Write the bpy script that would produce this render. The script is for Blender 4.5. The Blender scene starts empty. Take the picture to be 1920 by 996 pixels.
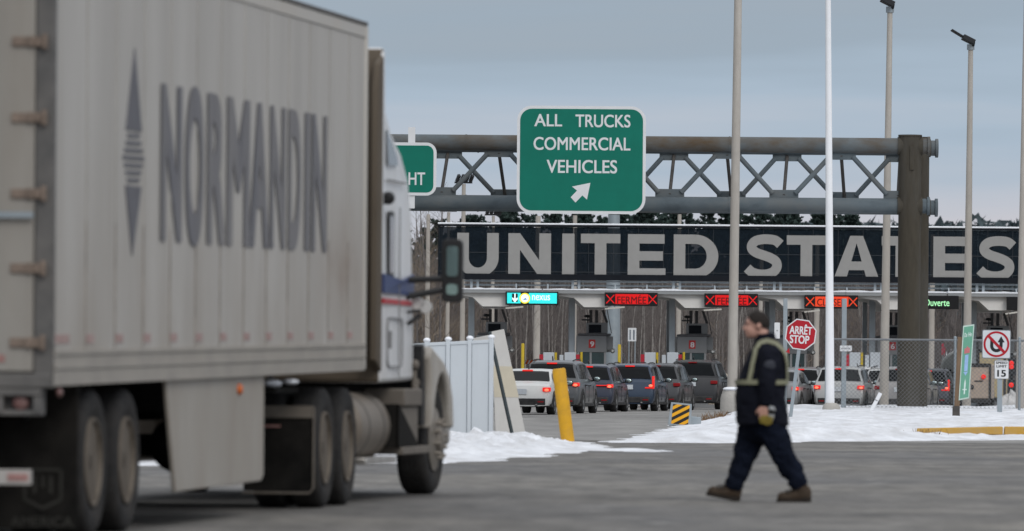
import bpy, bmesh, math, random
from mathutils import Vector, Matrix, noise as mnoise
R = math.radians
scene = bpy.context.scene
COL = scene.collection
F = 12500.0          # focal length in photo pixels
CAMH = 1.10
ROLL = 0.0079
HX, HY = 960.0, 710.0

# ------------------------------------------------------------------ camera
cam_d = bpy.data.cameras.new("camera")
cam = bpy.data.objects.new("camera", cam_d); COL.objects.link(cam)
cam_d.sensor_width = 36.0
cam_d.lens = F / 1920.0 * 36.0
cam_d.shift_y = (HY - 498.0) / 1920.0
cam_d.clip_start = 1.0; cam_d.clip_end = 9000.0
cam.matrix_world = Matrix.Translation((0, 0, CAMH)) @ Matrix.Rotation(R(90), 4, 'X') @ Matrix.Rotation(ROLL, 4, 'Z')
cam_d.dof.use_dof = True
cam_d.dof.focus_distance = 196.0
cam_d.dof.aperture_fstop = 4.2
scene.camera = cam

# ------------------------------------------------------------------ sky, sun, exposure
world = bpy.data.worlds.new("World"); scene.world = world; world.use_nodes = True
wn = world.node_tree; wn.nodes.clear()
def wnode(t, **k):
    n = wn.nodes.new(t)
    for a, b in k.items(): setattr(n, a, b)
    return n
SUN_EL, SUN_ROT = R(34), R(158)
sky = wnode('ShaderNodeTexSky', sky_type='NISHITA', sun_disc=False, sun_elevation=SUN_EL, sun_rotation=SUN_ROT)
tc = wnode('ShaderNodeTexCoord'); sep = wnode('ShaderNodeSeparateXYZ')
wn.links.new(tc.outputs['Generated'], sep.inputs[0])
mp = wnode('ShaderNodeMapping'); mp.inputs['Scale'].default_value = (5.0, 5.0, 55.0)
wn.links.new(tc.outputs['Generated'], mp.inputs[0])
nz = wnode('ShaderNodeTexNoise'); nz.inputs['Scale'].default_value = 1.6; nz.inputs['Detail'].default_value = 4; nz.inputs['Roughness'].default_value = .5
wn.links.new(mp.outputs[0], nz.inputs['Vector'])
sub = wnode('ShaderNodeMath', operation='SUBTRACT'); sub.inputs[1].default_value = .5
wn.links.new(nz.outputs['Fac'], sub.inputs[0])
mul = wnode('ShaderNodeMath', operation='MULTIPLY'); mul.inputs[1].default_value = .044
wn.links.new(sub.outputs[0], mul.inputs[0])
add = wnode('ShaderNodeMath', operation='ADD')
wn.links.new(sep.outputs['Z'], add.inputs[0]); wn.links.new(mul.outputs[0], add.inputs[1])
ramp = wnode('ShaderNodeValToRGB'); cr = ramp.color_ramp
stops = [(0.0, (.70, .68, .72)), (.018, (.655, .65, .715)), (.030, (.54, .60, .70)), (.040, (.435, .545, .675)), (.052, (.365, .45, .55)), (.075, (.42, .46, .52)), (.25, (.62, .66, .72)), (1.0, (1.0, 1.02, 1.06))]
cr.elements[0].position = 0; cr.elements[0].color = (*stops[0][1], 1)
cr.elements[1].position = 1; cr.elements[1].color = (*stops[-1][1], 1)
for p, c in stops[1:-1]:
    e = cr.elements.new(p); e.color = (*c, 1)
wn.links.new(add.outputs[0], ramp.inputs[0])
up = wnode('ShaderNodeMix', data_type='RGBA', blend_type='MULTIPLY'); up.inputs[0].default_value = 1
up.inputs[7].default_value = (10, 10, 10, 1)      # cloud deck on the Sky Texture's own physical scale
wn.links.new(ramp.outputs[0], up.inputs[6])
# the cloud deck glows where the sun stands behind it (behind the camera)
dotn = wnode('ShaderNodeVectorMath', operation='DOT_PRODUCT'); dotn.inputs[1].default_value = (math.sin(SUN_ROT) * .62, math.cos(SUN_ROT) * .62, .78)
wn.links.new(tc.outputs['Generated'], dotn.inputs[0])
mr = wnode('ShaderNodeMapRange'); mr.inputs[1].default_value = .05; mr.inputs[2].default_value = .95; mr.inputs[3].default_value = 10.2; mr.inputs[4].default_value = 16.5
wn.links.new(dotn.outputs['Value'], mr.inputs[0]); wn.links.new(mr.outputs[0], up.inputs[7])
mx = wnode('ShaderNodeMix', data_type='RGBA'); mx.inputs[0].default_value = .93
wn.links.new(sky.outputs[0], mx.inputs[6]); wn.links.new(up.outputs[2], mx.inputs[7])
bg = wnode('ShaderNodeBackground'); bg.inputs[1].default_value = .1
wn.links.new(mx.outputs[2], bg.inputs[0])
wo = wnode('ShaderNodeOutputWorld'); wn.links.new(bg.outputs[0], wo.inputs[0])

sun_d = bpy.data.lights.new("sun", 'SUN'); sun_d.energy = 1.1; sun_d.angle = R(18); sun_d.color = (1, .96, .9)
sun = bpy.data.objects.new("sun", sun_d); COL.objects.link(sun)
# Nishita: rotation 0 looks to +Y, clockwise from above
sdir = Vector((math.sin(SUN_ROT) * math.cos(SUN_EL), math.cos(SUN_ROT) * math.cos(SUN_EL), math.sin(SUN_EL)))
sun.rotation_euler = (-sdir).to_track_quat('-Z', 'Y').to_euler()
sun.location = (0, 0, 60)

vs = scene.view_settings
vs.view_transform = 'Standard'; vs.look = 'None'; vs.gamma = 1.0; vs.use_curve_mapping = False; vs.exposure = -0.2
scene.cycles.use_denoising = True
scene.cycles.max_bounces = 6; scene.cycles.transparent_max_bounces = 12

# ------------------------------------------------------------------ pixel -> place
def uv(x, y):
    dx, dy = x - HX, y - HY
    c, s = math.cos(ROLL), math.sin(ROLL)
    return dx * c + dy * s, -dx * s + dy * c
def P(x, y, s):
    u, v = uv(x, y)
    return Vector((u / s, F / s, CAMH - v / s))
def G(x, s, z=0.0):
    return Vector((((x - HX)) / s, F / s, z))

# ------------------------------------------------------------------ materials
MATS = {}
def mat(name, col, rough=.65, metal=0.0, var=.16, scale=5.0, bump=0.0, bscale=None, dirt=None, damt=.5, dscale=1.2,
        stretch=(1, 1, 1), emit=None, estr=0.0, coat=0.0, alpha=None, dthr=.5, spec=None, trans=0.0):
    if name in MATS: return MATS[name]
    m = bpy.data.materials.new(name); m.use_nodes = True
    nt = m.node_tree; nt.nodes.clear(); L = nt.links.new
    out = nt.nodes.new('ShaderNodeOutputMaterial'); b = nt.nodes.new('ShaderNodeBsdfPrincipled')
    L(b.outputs[0], out.inputs[0])
    t = nt.nodes.new('ShaderNodeTexCoord'); mpn = nt.nodes.new('ShaderNodeMapping')
    mpn.inputs['Scale'].default_value = stretch
    L(t.outputs['Object'], mpn.inputs[0])
    n = nt.nodes.new('ShaderNodeTexNoise'); n.inputs['Scale'].default_value = scale; n.inputs['Detail'].default_value = 6; n.inputs['Roughness'].default_value = .62
    L(mpn.outputs[0], n.inputs['Vector'])
    r = nt.nodes.new('ShaderNodeValToRGB')
    r.color_ramp.elements[0].position = .28; r.color_ramp.elements[1].position = .72
    r.color_ramp.elements[0].color = (*[max(0, c * (1 - var)) for c in col], 1)
    r.color_ramp.elements[1].color = (*[min(1, c * (1 + var)) for c in col], 1)
    L(n.outputs['Fac'], r.inputs[0]); last = r.outputs[0]
    if dirt is not None:
        n2 = nt.nodes.new('ShaderNodeTexNoise'); n2.inputs['Scale'].default_value = dscale; n2.inputs['Detail'].default_value = 7; n2.inputs['Roughness'].default_value = .65
        L(mpn.outputs[0], n2.inputs['Vector'])
        r2 = nt.nodes.new('ShaderNodeValToRGB')
        r2.color_ramp.elements[0].position = max(0, dthr - .16); r2.color_ramp.elements[1].position = min(1, dthr + .22)
        r2.color_ramp.elements[0].color = (0, 0, 0, 1); r2.color_ramp.elements[1].color = (damt, damt, damt, 1)
        L(n2.outputs['Fac'], r2.inputs[0])
        mixn = nt.nodes.new('ShaderNodeMix'); mixn.data_type = 'RGBA'
        L(r2.outputs[0], mixn.inputs[0]); L(last, mixn.inputs[6]); mixn.inputs[7].default_value = (*dirt, 1)
        last = mixn.outputs[2]
    L(last, b.inputs['Base Color'])
    b.inputs['Roughness'].default_value = rough; b.inputs['Metallic'].default_value = metal
    b.inputs['Specular IOR Level'].default_value = .22 if spec is None else spec
    if coat: b.inputs['Coat Weight'].default_value = coat; b.inputs['Coat Roughness'].default_value = .12
    if trans: b.inputs['Transmission Weight'].default_value = trans
    if alpha is not None: b.inputs['Alpha'].default_value = alpha
    if emit is not None:
        b.inputs['Emission Color'].default_value = (*emit, 1); b.inputs['Emission Strength'].default_value = estr
    if bump:
        n3 = nt.nodes.new('ShaderNodeTexNoise'); n3.inputs['Scale'].default_value = bscale or scale * 3; n3.inputs['Detail'].default_value = 5
        L(mpn.outputs[0], n3.inputs['Vector'])
        bp = nt.nodes.new('ShaderNodeBump'); bp.inputs['Strength'].default_value = bump; bp.inputs['Distance'].default_value = .05
        L(n3.outputs['Fac'], bp.inputs['Height']); L(bp.outputs[0], b.inputs['Normal'])
    MATS[name] = m
    return m

# ------------------------------------------------------------------ mesh builder
class MB:
    def __init__(s): s.v = []; s.f = []; s.mi = []; s.cur = 0
    def face(s, idx): s.f.append(tuple(idx)); s.mi.append(s.cur)
    def addv(s, pts):
        b = len(s.v); s.v.extend([Vector(p) for p in pts]); return b
    def box(s, x0, x1, y0, y1, z0, z1):
        b = s.addv([(x0, y0, z0), (x1, y0, z0), (x1, y1, z0), (x0, y1, z0), (x0, y0, z1), (x1, y0, z1), (x1, y1, z1), (x0, y1, z1)])
        for q in ((3, 2, 1, 0), (4, 5, 6, 7), (0, 1, 5, 4), (1, 2, 6, 5), (2, 3, 7, 6), (3, 0, 4, 7)): s.face([b + i for i in q])
        return s
    def beam(s, p0, p1, w, h=None, up=(0, 0, 1)):
        h = h or w
        p0, p1 = Vector(p0), Vector(p1); d = (p1 - p0).normalized(); upv = Vector(up)
        if abs(d.dot(upv)) > .98: upv = Vector((0, 1, 0))
        a = d.cross(upv).normalized(); c = a.cross(d).normalized()
        b = s.addv([p + a * (i * w / 2) + c * (j * h / 2) for p in (p0, p1) for i, j in ((-1, -1), (1, -1), (1, 1), (-1, 1))])
        for q in ((3, 2, 1, 0), (4, 5, 6, 7), (0, 1, 5, 4), (1, 2, 6, 5), (2, 3, 7, 6), (3, 0, 4, 7)): s.face([b + i for i in q])
        return s
    def tube(s, pts, rad, n=10, cap=True):
        pts = [Vector(p) for p in pts]; k = len(pts)
        if not hasattr(rad, '__len__'): rad = [rad] * k
        prev = None; b = len(s.v)
        for i, p in enumerate(pts):
            d = (pts[min(i + 1, k - 1)] - pts[max(i - 1, 0)]).normalized()
            if prev is None:
                a = d.cross(Vector((0, 0, 1)))
                if a.length < .05: a = d.cross(Vector((0, 1, 0)))
            else: a = prev - d * prev.dot(d)
            a.normalize(); prev = a; c = d.cross(a)
            for j in range(n):
                t = 2 * math.pi * j / n
                s.v.append(p + (a * math.cos(t) + c * math.sin(t)) * rad[i])
        for i in range(k - 1):
            for j in range(n):
                s.face((b + i * n + j, b + i * n + (j + 1) % n, b + (i + 1) * n + (j + 1) % n, b + (i + 1) * n + j))
        if cap:
            s.face([b + j for j in range(n)][::-1]); s.face([b + (k - 1) * n + j for j in range(n)])
        return s
    def prism(s, pts2, fr, d0, d1):
        """polygon in 2D; fr(u, v, d) -> 3D; extruded from d0 to d1"""
        n = len(pts2); b = s.addv([fr(u, v, d0) for u, v in pts2] + [fr(u, v, d1) for u, v in pts2])
        s.face([b + i for i in range(n)]); s.face([b + n + i for i in range(n)][::-1])
        for i in range(n): s.face((b + i, b + n + i, b + n + (i + 1) % n, b + (i + 1) % n))
        return s
    def lathe(s, prof, n=24, c=(0, 0, 0), ax='x'):
        """prof: (distance along axis, radius)"""
        b = len(s.v); c = Vector(c)
        for d, r in prof:
            for j in range(n):
                t = 2 * math.pi * j / n; p, q = r * math.cos(t), r * math.sin(t)
                s.v.append(c + Vector({'x': (d, p, q), 'y': (p, d, q), 'z': (p, q, d)}[ax]))
        for i in range(len(prof) - 1):
            for j in range(n):
                s.face((b + i * n + j, b + i * n + (j + 1) % n, b + (i + 1) * n + (j + 1) % n, b + (i + 1) * n + j))
        s.face([b + j for j in range(n)][::-1]); s.face([b + (len(prof) - 1) * n + j for j in range(n)])
        return s
    def ellipsoid(s, c, r, nu=16, nv=10, rot=None):
        b = len(s.v); c = Vector(c)
        for i in range(nv + 1):
            ph = math.pi * i / nv
            for j in range(nu):
                t = 2 * math.pi * j / nu
                p = Vector((r[0] * math.sin(ph) * math.cos(t), r[1] * math.sin(ph) * math.sin(t), r[2] * math.cos(ph)))
                if rot: p = rot @ p
                s.v.append(c + p)
        for i in range(nv):
            for j in range(nu):
                s.face((b + i * nu + j, b + (i + 1) * nu + j, b + (i + 1) * nu + (j + 1) % nu, b + i * nu + (j + 1) % nu))
        return s
    def loft(s, rings, cap=True):
        n = len(rings[0]); b = len(s.v)
        for r_ in rings: s.addv(r_)
        for i in range(len(rings) - 1):
            for j in range(n):
                s.face((b + i * n + j, b + i * n + (j + 1) % n, b + (i + 1) * n + (j + 1) % n, b + (i + 1) * n + j))
        if cap:
            s.face([b + j for j in range(n)][::-1]); s.face([b + (len(rings) - 1) * n + j for j in range(n)])
        return s
    def text(s, body, fr, u0, u1, v0, v1, bold=0.0, d=0.0, thick=0.0, shear=0.0):
        """lettering squeezed into the rectangle u0..u1 x v0..v1"""
        vs_, fs = text_mesh(body, 0.0, shear)
        xs = [p[0] for p in vs_]; ys = [p[1] for p in vs_]; g = bold
        ax, bx, ay, by = min(xs) - g, max(xs) + g, min(ys) - g * .6, max(ys) + g * .6
        shifts = [(0, 0)] if not g else [(-g, -g * .6), (-g, g * .6), (g, -g * .6), (g, g * .6), (0, 0)] + ([(-g * .5, g * .6), (g * .5, g * .6), (-g * .5, -g * .6), (g * .5, -g * .6)] if g > .035 else [])
        for k, (hx, hy) in enumerate(shifts):      # heavier strokes: the same glyphs laid a hair apart
            q = [(u0 + (p[0] + hx - ax) / (bx - ax) * (u1 - u0), v0 + (p[1] + hy - ay) / (by - ay) * (v1 - v0)) for p in vs_]
            b = s.addv([fr(u, v, d + k * .00025) for u, v in q])
            for f_ in fs: s.face([b + i for i in f_])
        return s
    def build(s, name, material, parent=None, smooth=False, bevel=0.0, seg=2, off=None, ang=40, xf=None):
        me = bpy.data.meshes.new(name)
        vv = s.v
        if xf: vv = [xf(p) for p in vv]
        if off is not None:
            o_ = Vector(off); vv = [p - o_ for p in vv]
        me.from_pydata([tuple(p) for p in vv], [], s.f)
        ms = material if isinstance(material, (list, tuple)) else [material]
        for m in ms: me.materials.append(m)
        if len(ms) > 1: me.polygons.foreach_set('material_index', s.mi)
        bm = bmesh.new(); bm.from_mesh(me); bmesh.ops.recalc_face_normals(bm, faces=bm.faces); bm.to_mesh(me); bm.free()
        if smooth or bevel:
            me.polygons.foreach_set('use_smooth', [True] * len(me.polygons))
            me.set_sharp_from_angle(angle=R(ang))
        me.update()
        o = bpy.data.objects.new(name, me); COL.objects.link(o)
        if parent is not None: o.parent = parent
        if bevel:
            b = o.modifiers.new('bevel', 'BEVEL'); b.width = bevel; b.segments = seg; b.limit_method = 'ANGLE'; b.angle_limit = R(35); b.harden_normals = False
        return o
_TXT = {}
def text_mesh(body, bold, shear=0.0):
    k = (body, bold, shear)
    if k in _TXT: return _TXT[k]
    c = bpy.data.curves.new('t', 'FONT'); c.body = body; c.size = 1; c.offset = bold; c.resolution_u = 6; c.shear = shear
    o = bpy.data.objects.new('t', c); COL.objects.link(o)
    dg = bpy.context.evaluated_depsgraph_get(); dg.update()
    me = bpy.data.meshes.new_from_object(o.evaluated_get(dg))
    r = ([(v.co.x, v.co.y) for v in me.vertices], [tuple(p.vertices) for p in me.polygons])
    bpy.data.objects.remove(o); bpy.data.curves.remove(c); bpy.data.meshes.remove(me)
    _TXT[k] = r
    return r
def tag(o, label, cat, group=None, kind=None):
    o['label'] = label; o['category'] = cat
    if group: o['group'] = group
    if kind: o['kind'] = kind
    return o
def struct(o, kind='structure'):
    o['kind'] = kind; return o
def thing(name, label, cat, loc=(0, 0, 0), rotz=0.0, group=None):
    o = bpy.data.objects.new(name, None); COL.objects.link(o); o.empty_display_size = .3
    o.location = loc; o.rotation_euler = (0, 0, rotz)
    return tag(o, label, cat, group)
def copy_tree(root, loc, rotz=None, scale=None, label=None):
    r = root.copy(); COL.objects.link(r); r.location = loc
    if rotz is not None: r.rotation_euler = (0, 0, rotz)
    if scale is not None: r.scale = scale if hasattr(scale, '__len__') else (scale,) * 3
    if label: r['label'] = label
    def rec(a, b):
        for ch in list(a.children):
            c = ch.copy(); COL.objects.link(c); c.parent = b
            rec(ch, c)
    rec(root, r)
    return r
def rrect(x0, x1, y0, y1, r, n=6):
    pts = []
    for cx, cy, a0 in ((x1 - r, y0 + r, -90), (x1 - r, y1 - r, 0), (x0 + r, y1 - r, 90), (x0 + r, y0 + r, 180)):
        for i in range(n + 1):
            a = R(a0 + 90 * i / n); pts.append((cx + r * math.cos(a), cy + r * math.sin(a)))
    return pts
def disc(cx, cy, r, n=24): return [(cx + r * math.cos(2 * math.pi * i / n), cy + r * math.sin(2 * math.pi * i / n)) for i in range(n)]
def lerp(a, b, t): return a + (b - a) * t
def interp(tab, x):
    if x <= tab[0][0]: return tab[0][1]
    for (a, p), (b, q) in zip(tab, tab[1:]):
        if x <= b: return p + (q - p) * (x - a) / (b - a)
    return tab[-1][1]
def smooth01(t): t = max(0, min(1, t)); return t * t * (3 - 2 * t)
def facing(y0):           # upright frame facing the camera: (u, v, d) -> X, Y = y0 - d (d comes towards the camera), Z
    return lambda u, v, d: (u, y0 - d, v)
# ================================================================== SETTING
M_asphalt = None
def asphalt():
    m = bpy.data.materials.new('asphalt'); m.use_nodes = True; nt = m.node_tree; L = nt.links.new
    b = nt.nodes['Principled BSDF']
    t = nt.nodes.new('ShaderNodeTexCoord')
    def nz(scale, stretch, det=6, rough=.6):
        mp_ = nt.nodes.new('ShaderNodeMapping'); mp_.inputs['Scale'].default_value = stretch
        mp_.inputs['Rotation'].default_value = (0, 0, R(8)); L(t.outputs['Object'], mp_.inputs[0])
        n = nt.nodes.new('ShaderNodeTexNoise'); n.inputs['Scale'].default_value = scale; n.inputs['Detail'].default_value = det; n.inputs['Roughness'].default_value = rough
        L(mp_.outputs[0], n.inputs[0]); return n.outputs['Fac']
    def rmp(src, p0, p1, c0, c1):
        r = nt.nodes.new('ShaderNodeValToRGB'); e = r.color_ramp.elements
        e[0].position = p0; e[1].position = p1; e[0].color = (*c0, 1); e[1].color = (*c1, 1); L(src, r.inputs[0]); return r.outputs[0]
    def mixc(f, a, bb, typ='MIX'):
        n = nt.nodes.new('ShaderNodeMix'); n.data_type = 'RGBA'; n.blend_type = typ
        if isinstance(f, float): n.inputs[0].default_value = f
        else: L(f, n.inputs[0])
        L(a, n.inputs[6]); L(bb, n.inputs[7]); return n.outputs[2]
    base = rmp(nz(1.9, (1, .2, 1), 8, .70), .30, .70, (.070, .067, .062), (.192, .182, .168))
    patch = rmp(nz(.16, (1, .35, 1), 5, .55), .38, .62, (.74, .74, .75), (1.18, 1.17, 1.14))
    c = mixc(1.0, base, patch, 'MULTIPLY')
    track = rmp(nz(.9, (.09, .34, 1), 5, .6), .36, .64, (.74, .74, .755), (1.14, 1.135, 1.12))
    c = mixc(1.0, c, track, 'MULTIPLY')
    salt = rmp(nz(1.7, (1, .35, 1), 8, .72), .56, .76, (0, 0, 0), (.55, .55, .55))
    sc_ = nt.nodes.new('ShaderNodeRGB'); sc_.outputs[0].default_value = (.38, .365, .34, 1)
    c = mixc(salt, c, sc_.outputs[0])
    grain = rmp(nz(38, (1, 1, 1), 3, .7), .25, .75, (.8, .8, .8), (1.2, 1.2, 1.2))
    c = mixc(1.0, c, grain, 'MULTIPLY')
    L(c, b.inputs['Base Color'])
    rr = rmp(nz(.16, (1, .35, 1), 5, .55), .34, .62, (.55, .55, .55), (.95, .95, .95)); L(rr, b.inputs['Roughness'])
    bp = nt.nodes.new('ShaderNodeBump'); bp.inputs['Strength'].default_value = .5; bp.inputs['Distance'].default_value = .012
    L(nz(24, (1, 1, 1), 6, .75), bp.inputs['Height']); L(bp.outputs[0], b.inputs['Normal'])
    return m
M_asphalt = asphalt()
M_field = mat('winter_field', (.19, .15, .105), .95, var=.35, scale=.35, dirt=(.72, .73, .76), damt=.9, dscale=.05, dthr=.56, bump=.5, bscale=3)
M_snow = mat('snow', (.68, .695, .725), .85, var=.16, scale=2.2, stretch=(1, .4, 1), bump=1.0, bscale=5.0, dirt=(.32, .30, .28), damt=.6, dscale=1.6, dthr=.59)
M_snow_clean = mat('clean_snow', (.80, .82, .86), .8, var=.04, scale=3, bump=.3, bscale=9)
M_concrete = mat('concrete', (.42, .40, .37), .9, var=.18, scale=4, bump=.4, bscale=14, dirt=(.2, .19, .17), damt=.5, dscale=2)
M_galv = mat('galvanised_steel', (.30, .345, .375), .55, .45, var=.14, scale=4, dirt=(.18, .17, .16), damt=.35, dscale=2)
M_yellowpaint = mat('yellow_paint', (.62, .33, .02), .55, var=.1, scale=3, dirt=(.28, .17, .05), damt=.55, dscale=5, dthr=.6)

def sheet(name, x0, x1, y0, y1, z, m, nx=1, ny=1):
    b = MB()
    for j in range(ny + 1):
        for i in range(nx + 1): b.v.append(Vector((lerp(x0, x1, i / nx), lerp(y0, y1, j / ny), z)))
    for j in range(ny):
        for i in range(nx):
            k = j * (nx + 1) + i; b.face((k, k + 1, k + nx + 2, k + nx + 1))
    return struct(b.build(name, m))
sheet('ground', -3000, 3000, -60, 6000, -.02, M_field)
sheet('road', -90, 110, -40, 296, 0.0, M_asphalt, 4, 8)

M_plaza = mat('salted_concrete', (.25, .243, .232), .9, var=.22, scale=1.4, stretch=(1, .18, 1), dirt=(.15, .146, .14), damt=.75, dscale=.5, dthr=.52, bump=.3, bscale=20)
sheet('pavement', -60, 90, 119.5, 297, .004, M_plaza, 2, 2)
# faint yellow lane line on the asphalt
b = MB()
pA, pB = G(1040, 127), G(1420, 132.5)
for i in range(9):
    a = pA.lerp(pB, i / 9); c = pA.lerp(pB, (i + .93) / 9); w = .06 + .02 * math.sin(i * 2.1)
    k = b.addv([(a.x, a.y - w, .004), (c.x, c.y - w, .004), (c.x, c.y + w, .004), (a.x, a.y + w, .004)]); b.face((k, k + 1, k + 2, k + 3))
struct(b.build('road_marking', mat('worn_yellow_line', (.30, .21, .10), .9, var=.3, scale=6, dirt=(.16, .155, .15), damt=.9, dscale=4, dthr=.45)))

# wooded rise far behind the plaza
def terrain(name, x0, x1, y0, y1, nx, ny, fn, m):
    b = MB()
    for j in range(ny + 1):
        for i in range(nx + 1):
            x, y = lerp(x0, x1, i / nx), lerp(y0, y1, j / ny); b.v.append(Vector((x, y, fn(x, y))))
    for j in range(ny):
        for i in range(nx):
            k = j * (nx + 1) + i; b.face((k, k + 1, k + nx + 2, k + nx + 1))
    return struct(b.build(name, m, smooth=True))
M_litter = mat('leaf_litter', (.085, .068, .056), .95, var=.4, scale=.6, bump=.5, bscale=2)
def rise(x, y):
    t = smooth01((y - 352) / 120)
    return -.05 + t * (5.2 + 1.2 * mnoise.noise((x * .03, y * .02, 0)))
terrain('hill', -260, 300, 350, 700, 60, 24, rise, M_litter)

# ------------------------------------------------------------------ snow banks
def snow_field(name, poly, hfn, step, label, seed=0, m=None):
    """height-field of piled snow inside a polygon"""
    n = len(poly)
    def dist(x, y):
        best = 1e9; inside = False
        for i in range(n):
            ax, ay = poly[i]; bx, by = poly[(i + 1) % n]
            dx, dy = bx - ax, by - ay; t = max(0, min(1, ((x - ax) * dx + (y - ay) * dy) / (dx * dx + dy * dy)))
            best = min(best, math.hypot(x - ax - t * dx, y - ay - t * dy))
            if (ay > y) != (by > y) and x < (bx - ax) * (y - ay) / (by - ay) + ax: inside = not inside
        return best if inside else -best
    x0, x1 = min(p[0] for p in poly) - 1, max(p[0] for p in poly) + 1; y0, y1 = min(p[1] for p in poly) - 1, max(p[1] for p in poly) + 1
    sx, sy = step; nx, ny = int((x1 - x0) / sx), int((y1 - y0) / sy)
    b = MB(); H = {}
    for j in range(ny + 1):
        for i in range(nx + 1):
            x, y = x0 + i * sx, y0 + j * sy
            d = dist(x, y) + .45 * mnoise.noise((x * .9, y * .6, seed)) + .22 * mnoise.noise((x * 2.7, y * 2.1, seed + 3))
            h = hfn(x, y, max(d, 0)) if d > 0 else max(-.08, d * .22) + .012
            H[i, j] = (x, y, h)
    idx = {}
    def vid(k):
        if k not in idx: idx[k] = b.addv([H[k]])
        return idx[k]
    for j in range(ny):
        for i in range(nx):
            q = [(i, j), (i + 1, j), (i + 1, j + 1), (i, j + 1)]
            if any(H[k][2] > -.03 for k in q): b.face([vid(k) for k in q])
    o = b.build(name, m or M_snow, smooth=True, ang=180)
    o['kind'] = 'structure'
    return o
def fbm(x, y, s, o=4):
    return mnoise.fractal((x, y, s), 1.0, 2.0, o)
# ploughed bank that runs from behind the truck to the yellow bollard
near_poly = [(-9, 79), (-3, 82), (-.78, 86.6), (.35, 95), (1.40, 104), (1.52, 108), (1.2, 116), (.6, 119.5), (-1.5, 117), (-6, 112), (-9, 108)]
def near_h(x, y, d):
    ridge = smooth01(d / 1.6)
    return ridge * (.075 + .04 * fbm(x * .5, y * .3, 2)) + .12 * ridge * abs(fbm(x * 1.9, y * 1.1, 5, 5)) + .15 * ridge * max(-.2, fbm(x * 4.2, y * 2.4, 9, 3)) + .012
snow_field('snow_bank', near_poly, near_h, (.11, .2), '', 1)
# raised island of snow with the poles, the signs and the fence
isl = [(1.75, 116), (2.6, 131), (3.4, 146), (3.9, 158), (5.2, 180), (6.2, 196), (7.2, 204), (26, 208), (40, 206), (40, 134), (14, 129), (9.8, 127), (5.4, 120.5), (3.4, 116.5)]
def isl_base(x, y):
    t = smooth01((y - 145) / 62)
    low = smooth01((x - 7.2) / 1.2) * (1 - smooth01((y - 135.5) / 2.5)) if y < 139 else 0
    hump = .20 * math.exp(-((x - 6.0 + (189 - y) * .055) / 1.3) ** 2 - ((y - 180) / 20) ** 2)
    return lerp(.15 + .21 * t, .02, low) + .07 * fbm(x * .25, y * .07, 4) * (1 - .7 * low) + hump
def isl_h(x, y, d):
    return smooth01(d / 2.0) * (isl_base(x, y) + .06 * fbm(x * .9, y * .45, 7, 4) + .045 * fbm(x * 2.6, y * 1.3, 1, 3) * (1 - .6 * smooth01((y - 140) / 30))) + .012
snow_field('snow_island', isl, isl_h, (.2, .35), '', 11)
def snow_z(x, y): return isl_base(x, y)
# small scraps of snow left on the asphalt
for px, py, w, l in ((1195, 846, .45, 1.3), (1110, 838, .3, .9), (690, 760, .6, 2), (1010, 856, .2, .8)):
    s = (py - 710 - .0079 * (px - 960)) / CAMH; c = G(px, s)
    snow_field('snow_patch', [(c.x + w * math.cos(a) * (1 + .2 * math.sin(3 * a)), c.y + l * math.sin(a)) for a in [i * math.pi / 8 for i in range(16)]],
               lambda x, y, d: .004 + .035 * smooth01(d / .4), (.08, .16), '', px)

# yellow kerb at the edge of the island
b = MB()
x = 8.25; k = 0
while x < 30:
    L_ = 1.8
    y0 = 136 + (x - 8.25) * .12; y1 = 136 + (x + L_ - 8.25) * .12
    top = .17 if k else .12
    b.prism([(x + .012, 0), (x + L_ - .012, 0), (x + L_ - .012, .17), (x + .03, top)], lambda u, v, d, y0=y0, x=x: (u, y0 + (u - x) * .12 + d, v + .03), 0, .22)
    x += L_; k += 1
kb = b.build('kerb', mat('yellow_kerb_paint', (.52, .30, .045), .8, var=.2, scale=3, dirt=(.30, .22, .13), damt=.8, dscale=3, dthr=.5, bump=.3), bevel=.02)
struct(kb)
# brown weeds breaking through the snow beside the pole pedestal
rnd = random.Random(5)
b = MB()
for px, py, n in ((1332, 786, 90), (1352, 778, 70), (1318, 790, 30), (1745, 806, 25), (1722, 806, 15)):
    s = 72 if px < 1500 else 93
    c = P(px, py, s); z0 = c.z - .03 if px < 1500 else snow_z(c.x, c.y)
    for i in range(n):
        x, y = c.x + rnd.gauss(0, .16), c.y + rnd.gauss(0, .3)
        z = z0 - .02; a = rnd.uniform(0, 6.28); h = rnd.uniform(.05, .17)
        b.tube([(x, y, z), (x + math.cos(a) * h * .6, y + math.sin(a) * h * .3, z + h)], [.008, .003], 3)
tag(b.build('dead_grass', mat('dead_grass', (.17, .10, .05), .9, var=.3)), 'brown dead weeds poking through the snow', 'dead grass', kind='stuff')
# ================================================================== THE TRUCK
T_ROT = -R(7.03)
TX, TY = -3.03, 43.86
def sh(p): return Vector((p.x, p.y, p.z + .0095 * (p.y - 7.2)))       # the trailer rides slightly nose-up
def tpx(x):                                       # photo column on the near side panel -> distance along the truck
    s = .1186 * (2500 - x); return (F / s - TY) / math.cos(T_ROT)

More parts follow.
